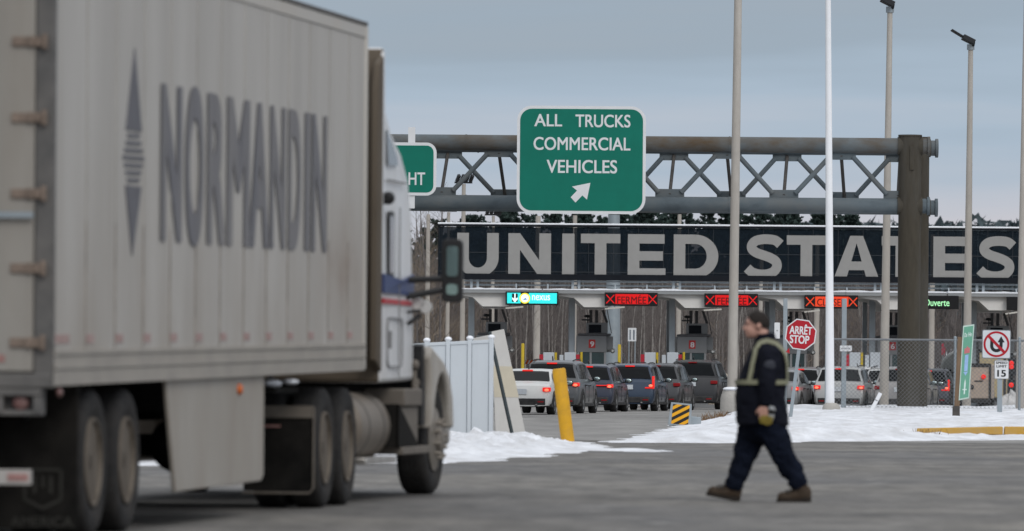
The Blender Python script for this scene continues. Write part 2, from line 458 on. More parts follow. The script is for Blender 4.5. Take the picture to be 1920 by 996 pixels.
M_trwhite = mat('dirty_white_panel', (.45, .435, .41), .55, var=.03, scale=3.0, stretch=(1, 1.2, .25), dirt=(.45, .40, .34), damt=.55, dscale=.55, dthr=.52)
M_trseam = mat('panel_seam', (.36, .345, .32), .7, var=.3, scale=3, stretch=(1, 1, .3))
M_rail = mat('dirty_rail', (.31, .288, .26), .6, var=.14, scale=4, stretch=(1, .4, 1), dirt=(.33, .30, .26), damt=.6, dscale=2)
M_railtop = mat('top_rail_edge', (.10, .095, .09), .6, var=.2)
M_letter = mat('faded_lettering', (.135, .135, .152), .6, var=.12, scale=3, stretch=(1, 1.5, .25), dirt=(.26, .245, .23), damt=.6, dscale=1.1)
M_tapered = mat('faded_red_tape', (.30, .165, .15), .6, var=.25, scale=14)
M_tapewhite = mat('faded_white_tape', (.44, .41, .39), .6, var=.15, scale=14)
M_skirt = mat('skirt_panel', (.345, .322, .29), .5, var=.06, scale=2, stretch=(1, 1, .4), dirt=(.27, .235, .195), damt=.8, dscale=1.3)
M_darksteel = mat('dark_steel', (.055, .052, .05), .7, var=.3, scale=5, dirt=(.12, .105, .09), damt=.5, dscale=3)
M_frame = mat('rear_frame_steel', (.085, .085, .085), .6, var=.25, scale=4, dirt=(.2, .18, .16), damt=.5, dscale=2)
M_tyre = mat('tyre_rubber', (.022, .022, .023), .95, var=.25, scale=6, dirt=(.06, .053, .046), damt=.5, dscale=3, bump=.3, bscale=30)
M_tread = M_tyre
M_rim = mat('dirty_rim', (.17, .145, .118), .65, .1, var=.2, scale=5, dirt=(.06, .048, .036), damt=.85, dscale=5, dthr=.46)
M_rimdark = mat('rim_dish_shade', (.05, .042, .034), .85, var=.3, scale=6, dirt=(.11, .092, .075), damt=.6, dscale=6)  # shade of the deep rim dish put into a darker colour
M_chrome = mat('dull_chrome', (.55, .53, .50), .35, .8, var=.2, scale=8, dirt=(.2, .17, .14), damt=.7, dscale=6)
M_hub = mat('grimy_hub', (.26, .235, .205), .55, .3, var=.25, scale=9, dirt=(.10, .085, .07), damt=.8, dscale=7)
M_flap = mat('black_rubber_flap', (.008, .0078, .0075), .9, var=.4, scale=4, spec=.1, dirt=(.035, .031, .027), damt=.5, dscale=2)
M_flapmark = mat('flap_emboss', (.034, .033, .029), .8, var=.2, scale=6)
M_hinge = mat('rusty_hinge', (.20, .155, .125), .7, .2, var=.3, scale=10)
M_amber = mat('amber_lens', (.55, .13, .03), .3, var=.1)
M_redlens = mat('red_lens', (.16, .07, .065), .3, var=.1, dirt=(.22, .18, .165), damt=.6, dscale=8)
M_under = mat('underbody', (.008, .0078, .0075), .95, var=.4, spec=.05)

def trailer_side():
    m = bpy.data.materials.new('road_grimed_panel'); m.use_nodes = True; nt = m.node_tree; L = nt.links.new; N = nt.nodes.new
    bs = nt.nodes['Principled BSDF']; bs.inputs['Roughness'].default_value = .55; bs.inputs['Specular IOR Level'].default_value = .25
    t = N('ShaderNodeTexCoord'); sp = N('ShaderNodeSeparateXYZ'); L(t.outputs['Object'], sp.inputs[0])
    def nz(scale, st, det=6, rough=.62):
        q = N('ShaderNodeMapping'); q.inputs['Scale'].default_value = st; L(t.outputs['Object'], q.inputs[0])
        n = N('ShaderNodeTexNoise'); n.inputs['Scale'].default_value = scale; n.inputs['Detail'].default_value = det; n.inputs['Roughness'].default_value = rough; L(q.outputs[0], n.inputs[0]); return n.outputs['Fac']
    def mr_(src, a, b_, c=0.0, d=1.0):
        q = N('ShaderNodeMapRange'); q.inputs[1].default_value = a; q.inputs[2].default_value = b_; q.inputs[3].default_value = c; q.inputs[4].default_value = d; L(src, q.inputs[0]); return q.outputs[0]
    def mul(a, b_):
        q = N('ShaderNodeMath'); q.operation = 'MULTIPLY'; L(a, q.inputs[0])
        if isinstance(b_, float): q.inputs[1].default_value = b_
        else: L(b_, q.inputs[1])
        return q.outputs[0]
    def mix(f, a, col):
        q = N('ShaderNodeMix'); q.data_type = 'RGBA'; L(f, q.inputs[0]); L(a, q.inputs[6]); q.inputs[7].default_value = (*col, 1); return q.outputs[2]
    r = N('ShaderNodeValToRGB'); e = r.color_ramp.elements; e[0].position = .3; e[1].position = .7; e[0].color = (.37, .353, .33, 1); e[1].color = (.455, .438, .413, 1)
    L(nz(1.3, (1, 1.0, .16), 7), r.inputs[0]); c = r.outputs[0]
    c = mix(mul(mr_(nz(5.5, (1, 1, .05), 5), .52, .74), .5), c, (.33, .305, .27))                                   # thin run-off streaks
    c = mix(mul(mr_(sp.outputs['Z'], 2.9, 1.2), mr_(nz(1.6, (1, .7, .35), 8, .7), .36, .66, .1, .7)), c, (.30, .262, .22))     # spray thrown up from the road
    dy = N('ShaderNodeMath'); dy.operation = 'SUBTRACT'; L(sp.outputs['Y'], dy.inputs[0]); dy.inputs[1].default_value = 13.0
    ab = N('ShaderNodeMath'); ab.operation = 'ABSOLUTE'; L(dy.outputs[0], ab.inputs[0])
    dz = N('ShaderNodeMath'); dz.operation = 'SUBTRACT'; L(sp.outputs['Z'], dz.inputs[0]); dz.inputs[1].default_value = 2.0
    ab2 = N('ShaderNodeMath'); ab2.operation = 'ABSOLUTE'; L(dz.outputs[0], ab2.inputs[0])
    st_ = mul(mul(mr_(ab.outputs[0], 1.7, .1), mr_(ab2.outputs[0], .75, .05)), mr_(nz(2.2, (1, .6, .8), 6), .3, .65, .2, .8))
    c = mix(st_, c, (.25, .195, .155))                                                                              # brown exhaust stain near the nose
    L(c, bs.inputs['Base Color']); return m
M_trside = trailer_side()
trailer = thing('semi_trailer', 'long dirty white box trailer lettered NORMANDIN behind the truck cab', 'trailer', (TX, TY, 0), T_ROT)
W = 2.6
# box body with vertical seams between the panels
b = MB(); b.box(-W, 0, .02, 14.20, 1.31, 4.02)
o = b.build('cargo_box', M_trside, trailer, bevel=.01, xf=sh)
b = MB()
y = 1.18
while y < 14.1:
    b.cur = 0; b.box(-.002, .006, y - .006, y + .006, 2.20, 3.975)
    b.cur = 1; b.box(-.002, .007, y - .011, y + .011, 1.335, 2.199)
    y += 1.092
b.build('panel_seam', [M_trseam, mat('grimy_seam', (.26, .235, .21), .7, var=.35, scale=5)], trailer, xf=sh)
b = MB(); b.box(-W - .01, .014, .02, 14.20, 1.095, 1.33); b.box(-.02, .024, .03, 14.19, 1.205, 1.235); b.box(-.02, .024, .03, 14.19, 1.30, 1.325)
b.build('bottom_rail', M_rail, trailer, xf=sh)
b = MB()
b.cur = 0; b.box(-W - .008, .010, .02, 14.20, 3.98, 4.085)
b.cur = 1; b.box(-W - .014, .018, .01, 14.21, 4.085, 4.122)
b.build('top_rail', [M_trwhite, M_railtop], trailer, bevel=.008, xf=sh)
b = MB(); b.box(-.05, .02, 14.13, 14.22, 1.1, 4.09)
b.build('corner_post', M_trwhite, trailer, bevel=.02, xf=sh)
b = MB()
for k in range(26):
    y = .12 + k * .546
    if k % 2 == 0:
        n = 3 if k else 5
        for q in range(n):
            b.cur = 0; b.box(-.01, .006, y + .10 * q, y + .10 * q + .055, 1.375, 1.435)
        b.cur = 1; b.box(-.01, .004, y - .02, y + .10 * n, 1.37, 1.44)
b.build('reflective_tape', [M_tapered, M_tapewhite], trailer, xf=sh)

sidefr = lambda u, v, d: (.0 + d, u, v)
letters = [('N', 297, 337), ('O', 343, 378), ('R', 384, 418), ('M', 421, 464), ('A', 464, 500), ('N', 502, 531), ('D', 536, 560), ('I', 567, 577), ('N', 580, 609)]
for ch, xa, xb in letters:
    b = MB(); ex = .025 if ch == 'O' else 0
    b.text(ch, sidefr, tpx(xa) , tpx(xb), 2.10 - ex, 3.232 + ex, bold=.045 if ch != 'I' else .03, d=.0085)
    b.build('lettering', M_letter, trailer, xf=sh)
# compass-needle emblem: two arrow points and a ladder of bars between them
b = MB()
yc = tpx(246); zt, zb_ = 3.40, 2.07; hw = .30
def pr(pts): b.prism(pts, sidefr, -.004, .0085)
pr([(yc - .30, 2.86), (yc + .32, 2.86), (yc + .02, 3.44)])
pr([(yc - .30, 2.47), (yc + .32, 2.47), (yc - .02, 1.98)])
for k in range(7):
    z = 2.495 + k * .052; t = 1 - abs(k - 3) / 7
    pr([(yc - .40 * t, z), (yc + .42 * t, z + .008), (yc + .42 * t, z + .034), (yc - .40 * t, z + .026)])
b.build('emblem', mat('faded_emblem', (.12, .12, .135), .6, var=.15, scale=6), trailer, xf=sh)
# side skirt
b = MB(); b.prism([(4.50, 1.11), (4.95, .25), (8.86, .275), (8.98, .32), (8.98, 1.14)], lambda u, v, d: (-.03 - d, u, v), 0, .03)
b.build('side_skirt', M_skirt, trailer, bevel=.008)
b = MB(); b.prism([(4.50, 1.11), (4.95, .25), (8.98, .30), (8.98, 1.14)], lambda u, v, d: (-W + .03 + d, u, v), 0, .03)
b.build('side_skirt', M_skirt, trailer)
b = MB(); b.ellipsoid((-.025, tpx(455), 1.0), (.03, .07, .045)); b.build('marker_light', M_amber, trailer, smooth=True)
b = MB(); b.ellipsoid((.02, .18, 1.05), (.02, .05, .03)); b.build('marker_light', M_redlens, trailer, smooth=True, xf=sh)
b = MB(); b.box(-W + .1, -.1, .3, 14.1, 1.11, 1.2); b.build('floor', M_under, trailer, xf=sh)
# floor, suspension and axles under the box
b = MB()
for x in (-.85, -1.75): b.box(x - .06, x + .06, .4, 9.0, .82, 1.05)
for yy in (1.78, 3.05): b.tube([(-.3, yy, .51), (-2.3, yy, .51)], .075, 12)
for yy in (.7, 1.78, 2.4, 3.05, 3.7): b.box(-2.3, -.3, yy - .05, yy + .05, .8, .9)
b.build('underframe', M_under, trailer)
b = MB()
for x in (-.55, -2.05):
    b.box(x - .07, x + .07, 10.55, 10.69, .30, 1.08); b.box(x - .15, x + .15, 10.5, 10.74, .27, .31)
b.beam((-.55, 10.62, .85), (-2.05, 10.62, .85), .05)
b.build('landing_leg', M_darksteel, trailer)

b = MB(); b.ellipsoid((-.14, 10.0, 1.045), (.08, .3, .035), 14, 8); b.ellipsoid((-.06, 10.5, 1.06), (.06, .25, .022), 12, 8); b.build('snow_lump', M_snow_clean, trailer, smooth=True)
b = MB(); b.box(-.55, -.04, 9.6, 10.8, .97, 1.015); b.build('underframe', M_under, trailer)
def truck_wheel(parent, x, y, r=.505, w=.27, side=1, name='wheel', hub='dish', off=(0, 0, 0), steer=0):
    """wheel whose outer face is at x; side=+1 faces +x"""
    h = Vector((x, y, r)) - Vector(off)
    rot = Matrix.Rotation(steer, 3, 'Z')
    xf = lambda p: rot @ p
    b = MB(); s = side
    prof = [(-w * s, r * .55), (-w * s, r * .80), (-w * .97 * s, r * .93), (-w * .88 * s, r * .99), (-w * .75 * s, r), (-w * .25 * s, r), (-.12 * w * s, r * .99), (-.03 * w * s, r * .93), (-.0 * s, r * .82), (-.012 * s, r * .70), (-.03 * s, r * .59), (-.05 * s, r * .55)]
    b.lathe(prof, 40)
    for g in (-.36, -.5, -.64): b.lathe([((g * w - .005) * s, r + .003), ((g * w + .005) * s, r + .003)], 40)
    wh = b.build(name, M_tyre, parent, smooth=True, ang=50, xf=xf); wh.location = h
    b = MB()
    if hub == 'dish':     # deep dual rim seen from outside
        b.cur = 1; b.lathe([(-.17 * s, .04), (-.16 * s, r * .22), (-.22 * s, r * .30), (-.22 * s, r * .42), (-.12 * s, r * .47)], 32); b.cur = 0; b.lathe([(-.125 * s, r * .468), (-.06 * s, r * .52), (-.004 * s, r * .575), (-.004 * s, r * .60), (-.03 * s, r * .61)], 32); b.f.pop(-2); b.mi.pop(-2)
        for k in range(10):
            b.cur = 0; a = k * .628; b.lathe([(-.22 * s, .02), (-.15 * s, .018)], 6, (0, r * .36 * math.cos(a), r * .36 * math.sin(a)))
        b.lathe([(-.15 * s, r * .2), (-.06 * s, r * .19), (-.03 * s, r * .12)], 20)
    else:                 # steer wheel: bulging hub with long nut covers
        b.lathe([(-.12 * s, r * .3), (-.03 * s, r * .56), (-.01 * s, r * .58), (-.01 * s, r * .55), (.02 * s, r * .40), (.025 * s, r * .25), (.06 * s, r * .22), (.08 * s, r * .1)], 32)
        for k in range(10):
            a = k * .628 + .2; b.lathe([(.01 * s, .022), (.07 * s, .018), (.085 * s, .008)], 8, (0, r * .34 * math.cos(a), r * .34 * math.sin(a)))
    b.build('rim', [M_rim, M_rimdark] if hub == 'dish' else M_hub, wh, smooth=True, ang=35, xf=xf)
    return wh
for yy in (1.78, 3.05):
    truck_wheel(trailer, -.035, yy); truck_wheel(trailer, -.345, yy, hub='dish')
    truck_wheel(trailer, -W + .035, yy, side=-1); truck_wheel(trailer, -W + .345, yy, side=-1)
# back end: frame, doors, hinges, lights, bumper
b = MB()
b.box(-.115, .012, -.03, .05, 1.08, 4.12); b.box(-W - .012, -W + .115, -.03, .05, 1.08, 4.12)
b.box(-W + .115, -.115, -.03, .05, 3.96, 4.12); b.box(-W, 0, -.06, .05, 1.085, 1.175)
b.build('rear_frame', M_frame, trailer, bevel=.008, xf=sh)
M_door = mat('rear_door_panel', (.29, .276, .252), .6, var=.12, scale=2.5, stretch=(1.5, 1, .25), dirt=(.22, .195, .165), damt=.8, dscale=1.1, dthr=.48)
for x0, x1 in ((-W / 2 + .006, -.118), (-W + .118, -W / 2 - .006)):
    b = MB(); b.box(x0, x1, -.045, .01, 1.19, 3.95)
    dr = b.build('rear_door', M_door, trailer, bevel=.006, xf=sh)
    for z in (1.38, 1.87, 2.36, 2.86, 3.36, 3.80):
        b = MB(); xs = -.04 if x1 > -1 else -W + .04; d = -1 if x1 > -1 else 1
        b.box(min(xs, xs + d * .23), max(xs, xs + d * .23), -.062, -.044, z - .032, z + .032)
        b.tube([(xs + d * .01, -.065, z - .05), (xs + d * .01, -.065, z + .05)], .02, 8); b.box(xs + d * .10 - .02, xs + d * .10 + .02, -.075, -.06, z - .035, z + .035)
        b.build('hinge', M_hinge, dr, bevel=.004, xf=sh)
    for q in (.35, .75):
        b = MB(); xq = lerp(x0, x1, q); b.tube([(xq, -.075, 1.16), (xq, -.075, 3.97)], .016, 8)
        b.box(xq - .04, xq + .04, -.08, -.05, 2.0, 2.06); b.box(xq - .02, xq + .30, -.095, -.08, 2.2, 2.24); b.build('lock_rod', M_galv, dr, xf=sh)
    b = MB(); b.cur = 0
    for q in range(4): b.box(x0 + .12 + q * .25, x0 + .24 + q * .25, -.05, -.044, 1.25, 1.30)
    b.build('reflective_tape', M_tapered, dr, xf=sh)
b = MB()
b.box(-W + .02, -.06, -.05, .12, 1.03, 1.085); b.box(-W + .02, -.06, -.03, .10, .90, .935)
for x in (-.09, -.34, -.60, -W + .6, -W + .34, -W + .09): b.box(x - .025, x + .025, -.04, .11, .92, 1.05)
b.box(-W + .02, -.06, .06, .11, .92, 1.05)
b.build('bumper', M_frame, trailer, bevel=.006, xf=sh)
for x in (-.205, -.46, -W + .205, -W + .46):
    b = MB(); b.lathe([(.055, .052), (.0, .052), (-.012, .04), (-.018, .015)], 20, (x, .0, .985), 'y'); b.build('taillight', M_redlens, trailer, smooth=True, xf=sh)
b = MB()
b.cur = 0; b.box(-W + .13, -.13, -.05, .03, .375, .475)
for x in (-.75, -W + .75): b.box(x - .04, x + .04, -.02, .03, .47, .92)
b.cur = 1
for q in range(9): b.box(-.14 - q * .28 - .14, -.14 - q * .28, -.055, -.045, .40, .45)
b.build('underride_guard', [mat('guard_paint', (.36, .34, .32), .6, var=.15), M_tapered], trailer, bevel=.005, off=None)
for x0, x1 in ((-.64, -.025), (-W + .025, -W + .64)):
    b = MB(); b.box(x0, x1, 1.08, 1.10, .06, .98); b.box(x0, x1, 1.06, 1.12, .98, 1.03)
    fl = b.build('mud_flap', M_flap, trailer)
    xc = (x0 + x1) / 2 + .07; b = MB(); fr = lambda u, v, d: (u, 1.078 - d, v)
    sp = [(-.125, .26), (-.125, .46), (.125, .46), (.125, .26), (0, .20)]
    for k in range(5):
        a, c = sp[k], sp[(k + 1) % 5]; b.beam((xc + a[0], 1.075, a[1]), (xc + c[0], 1.075, c[1]), .022, .006, up=(0, 1, 0))
    for q in (-.055, 0, .055): b.box(xc + q - .012, xc + q + .012, 1.073, 1.077, .30 if q else .34, .42)
    b.text('AMERICA', fr, xc - .22, xc + .21, .075, .145, bold=.02, d=.001)
    b.build('emblem', M_flapmark, fl)

# ------------------------------------------------------------------ tractor
OFF = (-1.3, 16.0, 0)
ct = Matrix.Translation((TX, TY, 0)) @ Matrix.Rotation(T_ROT, 4, 'Z') @ Vector(OFF)
tractor = thing('truck_tractor', 'white highway truck tractor with tall cab and blue and red stripe pulling the box trailer', 'truck', ct, T_ROT)
M_cab = mat('cab_white', (.66, .67, .685), .35, var=.04, scale=2, coat=.15, stretch=(1, 1, .5), dirt=(.45, .415, .37), damt=.6, dscale=1.3, dthr=.52)
M_fender = mat('grimy_white_fender', (.42, .395, .36), .5, var=.1, scale=3, dirt=(.30, .265, .22), damt=.75, dscale=2.5, dthr=.48)
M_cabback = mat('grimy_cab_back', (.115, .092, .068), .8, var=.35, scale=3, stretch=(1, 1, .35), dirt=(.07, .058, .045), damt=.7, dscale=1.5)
M_blackplastic = mat('black_plastic', (.02, .02, .021), .5, var=.3)
M_blue = mat('stripe_blue', (.045, .065, .16), .45, var=.1); M_red = mat('stripe_red', (.42, .04, .05), .45, var=.1)
M_glassdark = mat('dark_glass', (.035, .045, .05), .08, var=.1, spec=.6)
M_mirror = mat('mirror_glass', (.55, .78, .76), .04, 1.0, var=.02)
M_grime = mat('grimy_grey', (.17, .152, .13), .7, .2, var=.2, scale=4, dirt=(.12, .10, .085), damt=.6, dscale=3)
M_tank = mat('dull_aluminium', (.20, .172, .142), .55, .35, var=.16, scale=3, stretch=(1, 3, 1), dirt=(.16, .135, .11), damt=.7, dscale=2)
prof = [(15.87, 1.05), (15.87, 3.95), (15.93, 4.06), (16.02, 4.05), (16.14, 3.72), (16.3, 3.52), (16.75, 3.33), (17.28, 3.15), (17.7, 2.92), (17.98, 2.6), (18.2, 1.95), (18.34, 1.43), (18.34, 1.07)]
b = MB()
def cab_hw(y, z):      # half width: narrows towards the roof front
    return 1.215 - .10 * smooth01((z - 2.7) / 1.3) * smooth01((y - 15.9) / .8) - .05 * smooth01((y - 17.5) / .8)
n = len(prof)
for sgn in (1, -1):
    for yy, zz in prof: b.v.append(Vector((-1.3 + sgn * cab_hw(yy, zz), yy, zz)))
b.face(range(n)); b.face([n + i for i in range(n)][::-1])
for i in range(n):
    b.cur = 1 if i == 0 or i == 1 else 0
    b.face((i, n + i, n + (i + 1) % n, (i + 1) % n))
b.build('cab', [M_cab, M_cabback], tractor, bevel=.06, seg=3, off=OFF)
# grimy side extenders closing the gap
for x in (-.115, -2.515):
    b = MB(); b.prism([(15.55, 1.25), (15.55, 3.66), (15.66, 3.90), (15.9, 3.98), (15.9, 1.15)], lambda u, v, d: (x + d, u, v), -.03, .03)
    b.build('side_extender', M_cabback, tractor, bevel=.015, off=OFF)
cf = lambda u, v, d: (-1.3 + cab_hw(u, v) + d, u, v)
for sgn in (1, -1):
    cf_ = (lambda u, v, d: (-1.3 + cab_hw(u, v) + d, u, v)) if sgn == 1 else (lambda u, v, d: (-1.3 - cab_hw(u, v) - d, u, v))
    b = MB(); b.prism(rrect(16.28, 16.62, 2.0, 2.60, .06), cf_, -.01, .006); b.build('window_frame', M_blackplastic, tractor, off=OFF)
    b = MB(); b.prism(rrect(16.32, 16.58, 2.04, 2.56, .05), cf_, -.01, .009); b.build('sleeper_window', M_glassdark, tractor, off=OFF)
    b = MB(); b.prism([(16.27, 3.01), (16.95, 3.03), (16.93, 3.10), (16.45, 3.30), (16.27, 3.33)], cf_, -.01, .007); b.build('sleeper_window', mat('tinted_window', (.20, .215, .235), .15, var=.05), tractor, off=OFF)
    b = MB(); b.prism([(15.9, 1.86), (18.18, 1.86), (18.16, 2.06), (17.2, 1.985), (15.9, 2.03)], cf_, -.02, .022); b.build('stripe', M_blue, tractor, off=OFF)
    b = MB(); b.prism([(15.9, 1.765), (18.22, 1.765), (18.20, 1.81), (15.9, 1.81)], cf_, -.02, .022); b.build('stripe', M_red, tractor, off=OFF)
    b = MB()
    rr_ = rrect(16.25, 17.2, 1.20, 1.64, .1)
    for i in range(len(rr_)):
        a, c = rr_[i], rr_[(i + 1) % len(rr_)]
        b.beam(cf_(a[0], a[1], .002), cf_(c[0], c[1], .002), .018, .012)
    b.beam(cf_(16.3, 1.36, .012), cf_(16.3, 1.52, .012), .045, .02)
    b.beam(cf_(17.0, 1.1, .002), cf_(17.0, 2.65, .002), .012, .01); b.beam(cf_(16.2, 2.88, .003), cf_(17.4, 2.88, .003), .02, .012)
    b.build('hatch', mat('hatch_line_grey', (.22, .22, .225), .6, var=.1), tractor, off=OFF)  # grey strips for the hatch outline, handle and door seams
    b = MB(); b.beam(cf_(15.98, 2.66, -.02), cf_(15.98, 2.70, .03), .04); b.lathe([(0, .03), (.03, .055), (.09, .06), (.10, .03)], 16, cf_(15.95, 2.71, .03), 'y'); b.build('work_lamp', M_blackplastic, tractor, smooth=True, off=OFF)
    # mirrors on arms
    xm = .28 if sgn == 1 else -2.88
    xr = -.10 if sgn == 1 else -2.5; q = sgn
    b = MB()
    b.prism(rrect(xm - .098, xm + .094, 1.80, 2.385, .05), lambda u, v, d: (u, 17.9 + d + (.050 * (u - xm) * q), v), 0, .10)
    mi = b.build('mirror', M_blackplastic, tractor, bevel=.012, off=OFF)
    b = MB(); fm = lambda u, v, d: (u, 17.895 + d + (.050 * (u - xm) * q), v)
    b.prism(rrect(xm - .05, xm + .055, 2.04, 2.32, .03), fm, -.006, 0); b.prism(rrect(xm - .05, xm + .055, 1.87, 1.97, .03), fm, -.006, 0)
    b.build('mirror_glass', M_mirror, mi, off=OFF)
    b = MB()
    b.tube([(xr - .05 * q, 17.7, 2.00), (xm - .07 * q, 17.95, 2.02)], .030, 8); b.tube([(xr - .05 * q, 17.7, 1.84), (xm - .07 * q, 17.95, 1.92)], .030, 8)
    b.tube([(xr, 17.75, 1.60), (xr + .08 * q, 17.9, 1.68)], .02, 8)
    b.build('mirror_arm', M_blackplastic, mi, off=OFF)
    for dx, z in ((.07, 1.78), (.14, 1.755)):
        b = MB(); b.lathe([(0, .055), (.03, .06), (.06, .03)], 16, (xr + q * dx, 17.86, z), 'y'); b.build('spot_mirror', mat('pale_mirror', (.6, .6, .58), .3, .3), mi, smooth=True, off=OFF)
        if dx < .1:
            b = MB(); b.beam((xr - .04 * q, 17.78, 1.70), (xr + q * .15, 17.92, 1.735), .025); b.build('mirror_arm', M_blackplastic, mi, off=OFF)
# windscreen on the front slope
b = MB(); b.prism([(-2.2, 2.05), (-.4, 2.05), (-.45, 2.85), (-2.15, 2.85)], lambda u, v, d: (u, lerp(18.19, 17.78, (v - 1.95) / .95) + d, v), -.02, .012)
b.build('windscreen', M_glassdark, tractor, off=OFF)
# bonnet, fenders, grille, front bumper
b = MB()
rings = []
for yy, zt, hw_ in ((18.3, 1.78, .80), (18.6, 1.76, .78), (19.6, 1.66, .72), (20.4, 1.52, .66), (20.62, 1.38, .62)):
    rings.append([(-1.3 + x, yy, z) for x, z in ((-hw_, .75), (-hw_, zt - .2), (-hw_ * .85, zt - .05), (0, zt), (hw_ * .85, zt - .05), (hw_, zt - .2), (hw_, .75))])
b.loft(rings); b.build('bonnet', M_cab, tractor, bevel=.03, off=OFF)
for sgn in (1, -1):
    x1 = -.005 if sgn == 1 else -2.595; x0 = -.60 if sgn == 1 else -2.0
    arc = [(19.42 + .60 * math.cos(R(a)), .54 + .60 * math.sin(R(a))) for a in range(8, 173, 15)]
    outer = [(18.68, .62), (18.66, 1.05), (18.56, 1.30), (18.66, 1.40), (19.0, 1.345), (19.6, 1.25), (19.95, 1.13), (20.2, .92), (20.28, .62)]
    b = MB(); b.prism(outer + arc, lambda u, v, d: (u * 0 + lerp(x0, x1, d), u, v), 0, 1); b.build('fender', M_fender, tractor, bevel=.03, off=OFF)
    b = MB(); b.prism([(18.42, .66), (18.42, 1.40), (18.52, 1.42), (18.65, 1.30), (18.655, .66)], lambda u, v, d: (lerp(x0, x1 - .058 * sgn, d), u, v), 0, 1); b.build('splash_guard', M_blackplastic, tractor, off=OFF)
    b = MB()
    xx = x1 - .12 * sgn
    for z, yy in ((1.22, 18.38), (1.05, 18.5), (1.0, 18.36)): b.ellipsoid((x1 - .11 * sgn, yy - .05, z), (.04, .08, .05), 10, 6)
    b.tube([(xx, 18.3, .95), (xx, 18.34, 1.2), (xx, 18.55, 1.30)], .025, 8); b.build('air_pipe', M_grime, tractor, smooth=True, off=OFF)
    truck_wheel(tractor, x1 - .06 * sgn, 19.42, r=.52, w=.30, side=sgn, hub='nuts', off=OFF, steer=-R(3))
    for yy in (12.35, 13.62):
        truck_wheel(tractor, (-.035 if sgn == 1 else -2.565), yy, r=.505, side=sgn, off=OFF)
        truck_wheel(tractor, (-.345 if sgn == 1 else -2.255), yy, r=.505, side=sgn, off=OFF)
    # drum fuel tank with straps, steps and battery box
    xt = -.40 if sgn == 1 else -2.2
    b = MB(); b.lathe([(14.72, .05), (14.72, .27), (14.76, .31), (16.55, .31), (16.6, .27), (16.6, .05)], 36, (xt, 0, .66), 'y')
    ft = b.build('fuel_tank', M_tank, tractor, smooth=True, off=OFF)
    for yy in (15.25, 16.15):
        b = MB(); b.lathe([(yy - .022, .313), (yy + .022, .313)], 36, (xt, 0, .66), 'y'); b.build('tank_strap', M_darksteel, ft, off=OFF, smooth=True)
    b = MB(); b.box(min(xt, x1 - .04 * sgn), max(xt, x1 - .04 * sgn), 14.7, 16.6, .33, .39); b.build('step', M_chrome, tractor, bevel=.008, off=OFF)
    b = MB(); b.box(min(xt - .2 * sgn, x1 - .02 * sgn), max(xt - .2 * sgn, x1 - .02 * sgn), 17.0, 18.15, .84, 1.0); b.box(min(xt, x1 - .05 * sgn), max(xt, x1 - .05 * sgn), 17.05, 18.1, .45, .84)
    b.build('battery_box', M_grime, tractor, bevel=.015, off=OFF)
    b = MB(); b.box(min(xt, x1), max(xt, x1), 16.75, 18.6, .40, .47); b.build('step', M_grime, tractor, bevel=.008, off=OFF)
    b = MB(); b.prism([(16.6, .86), (16.6, .47), (17.95, .47)], lambda u, v, d: (x1 - sgn * (.015 + d), u, v), 0, .03); b.prism([(16.6, .86), (16.6, .47), (16.68, .47), (16.68, .86)], lambda u, v, d: (x1 - sgn * (.02 + d), u, v), 0, .26); b.build('rubber_guard', M_flap, tractor, off=OFF)
    # rubber flap on a bent bracket behind the drive wheels
    x_a, x_b = (-.62, -.03) if sgn == 1 else (-2.57, -1.98)
    b = MB(); b.box(x_a, x_b, 11.59, 11.61, .15, .86); fl = b.build('mud_flap', M_flap, tractor, off=OFF)
    b = MB()
    xo = x_b if sgn == 1 else x_a; xi = x_a if sgn == 1 else x_b
    b.tube([(xo, 11.57, .84), (xo, 11.57, .18), (xo - .03 * sgn, 11.56, .135), (xi, 11.56, .135)], .010, 6); b.box(min(x_a, x_b), max(x_a, x_b), 11.57, 11.59, .76, .86)
    b.build('flap_bracket', M_grime, fl, off=OFF)
    b = MB(); b.box(x_a + .06, x_b - .28, 11.575, 11.58, .68, .70); b.build('reflective_tape', M_tapered, fl, off=OFF)
b = MB()
for x in (-.87, -1.73): b.box(x - .05, x + .05, 11.5, 20.3, .72, 1.0)
b.box(-1.9, -.7, 12.5, 13.5, 1.0, 1.08)
for yy in (12.35, 13.62): b.tube([(-.3, yy, .51), (-2.3, yy, .51)], .09, 12)
b.ellipsoid((-1.3, 12.35, .52), (.25, .3, .24)); b.ellipsoid((-1.3, 13.62, .52), (.25, .3, .24))
b.box(-2.2, -.4, 15.95, 17.9, .95, 1.08); b.box(-1.7, -.9, 17.9, 19.9, .65, 1.0)
b.build('chassis', M_under, tractor, off=OFF)
b = MB(); b.box(-2.5, -.1, 20.45, 20.75, .45, .85); b.build('bumper', M_chrome, tractor, bevel=.05, off=OFF)
b = MB()
for x in (-1.55, -1.05): b.tube([(x, 15.7, 1.25), (x + .05, 15.3, .95), (x - .05, 14.8, 1.1), (x, 14.52, 1.6)], .022, 8)
b.build('air_line', M_blackplastic, tractor, off=OFF)
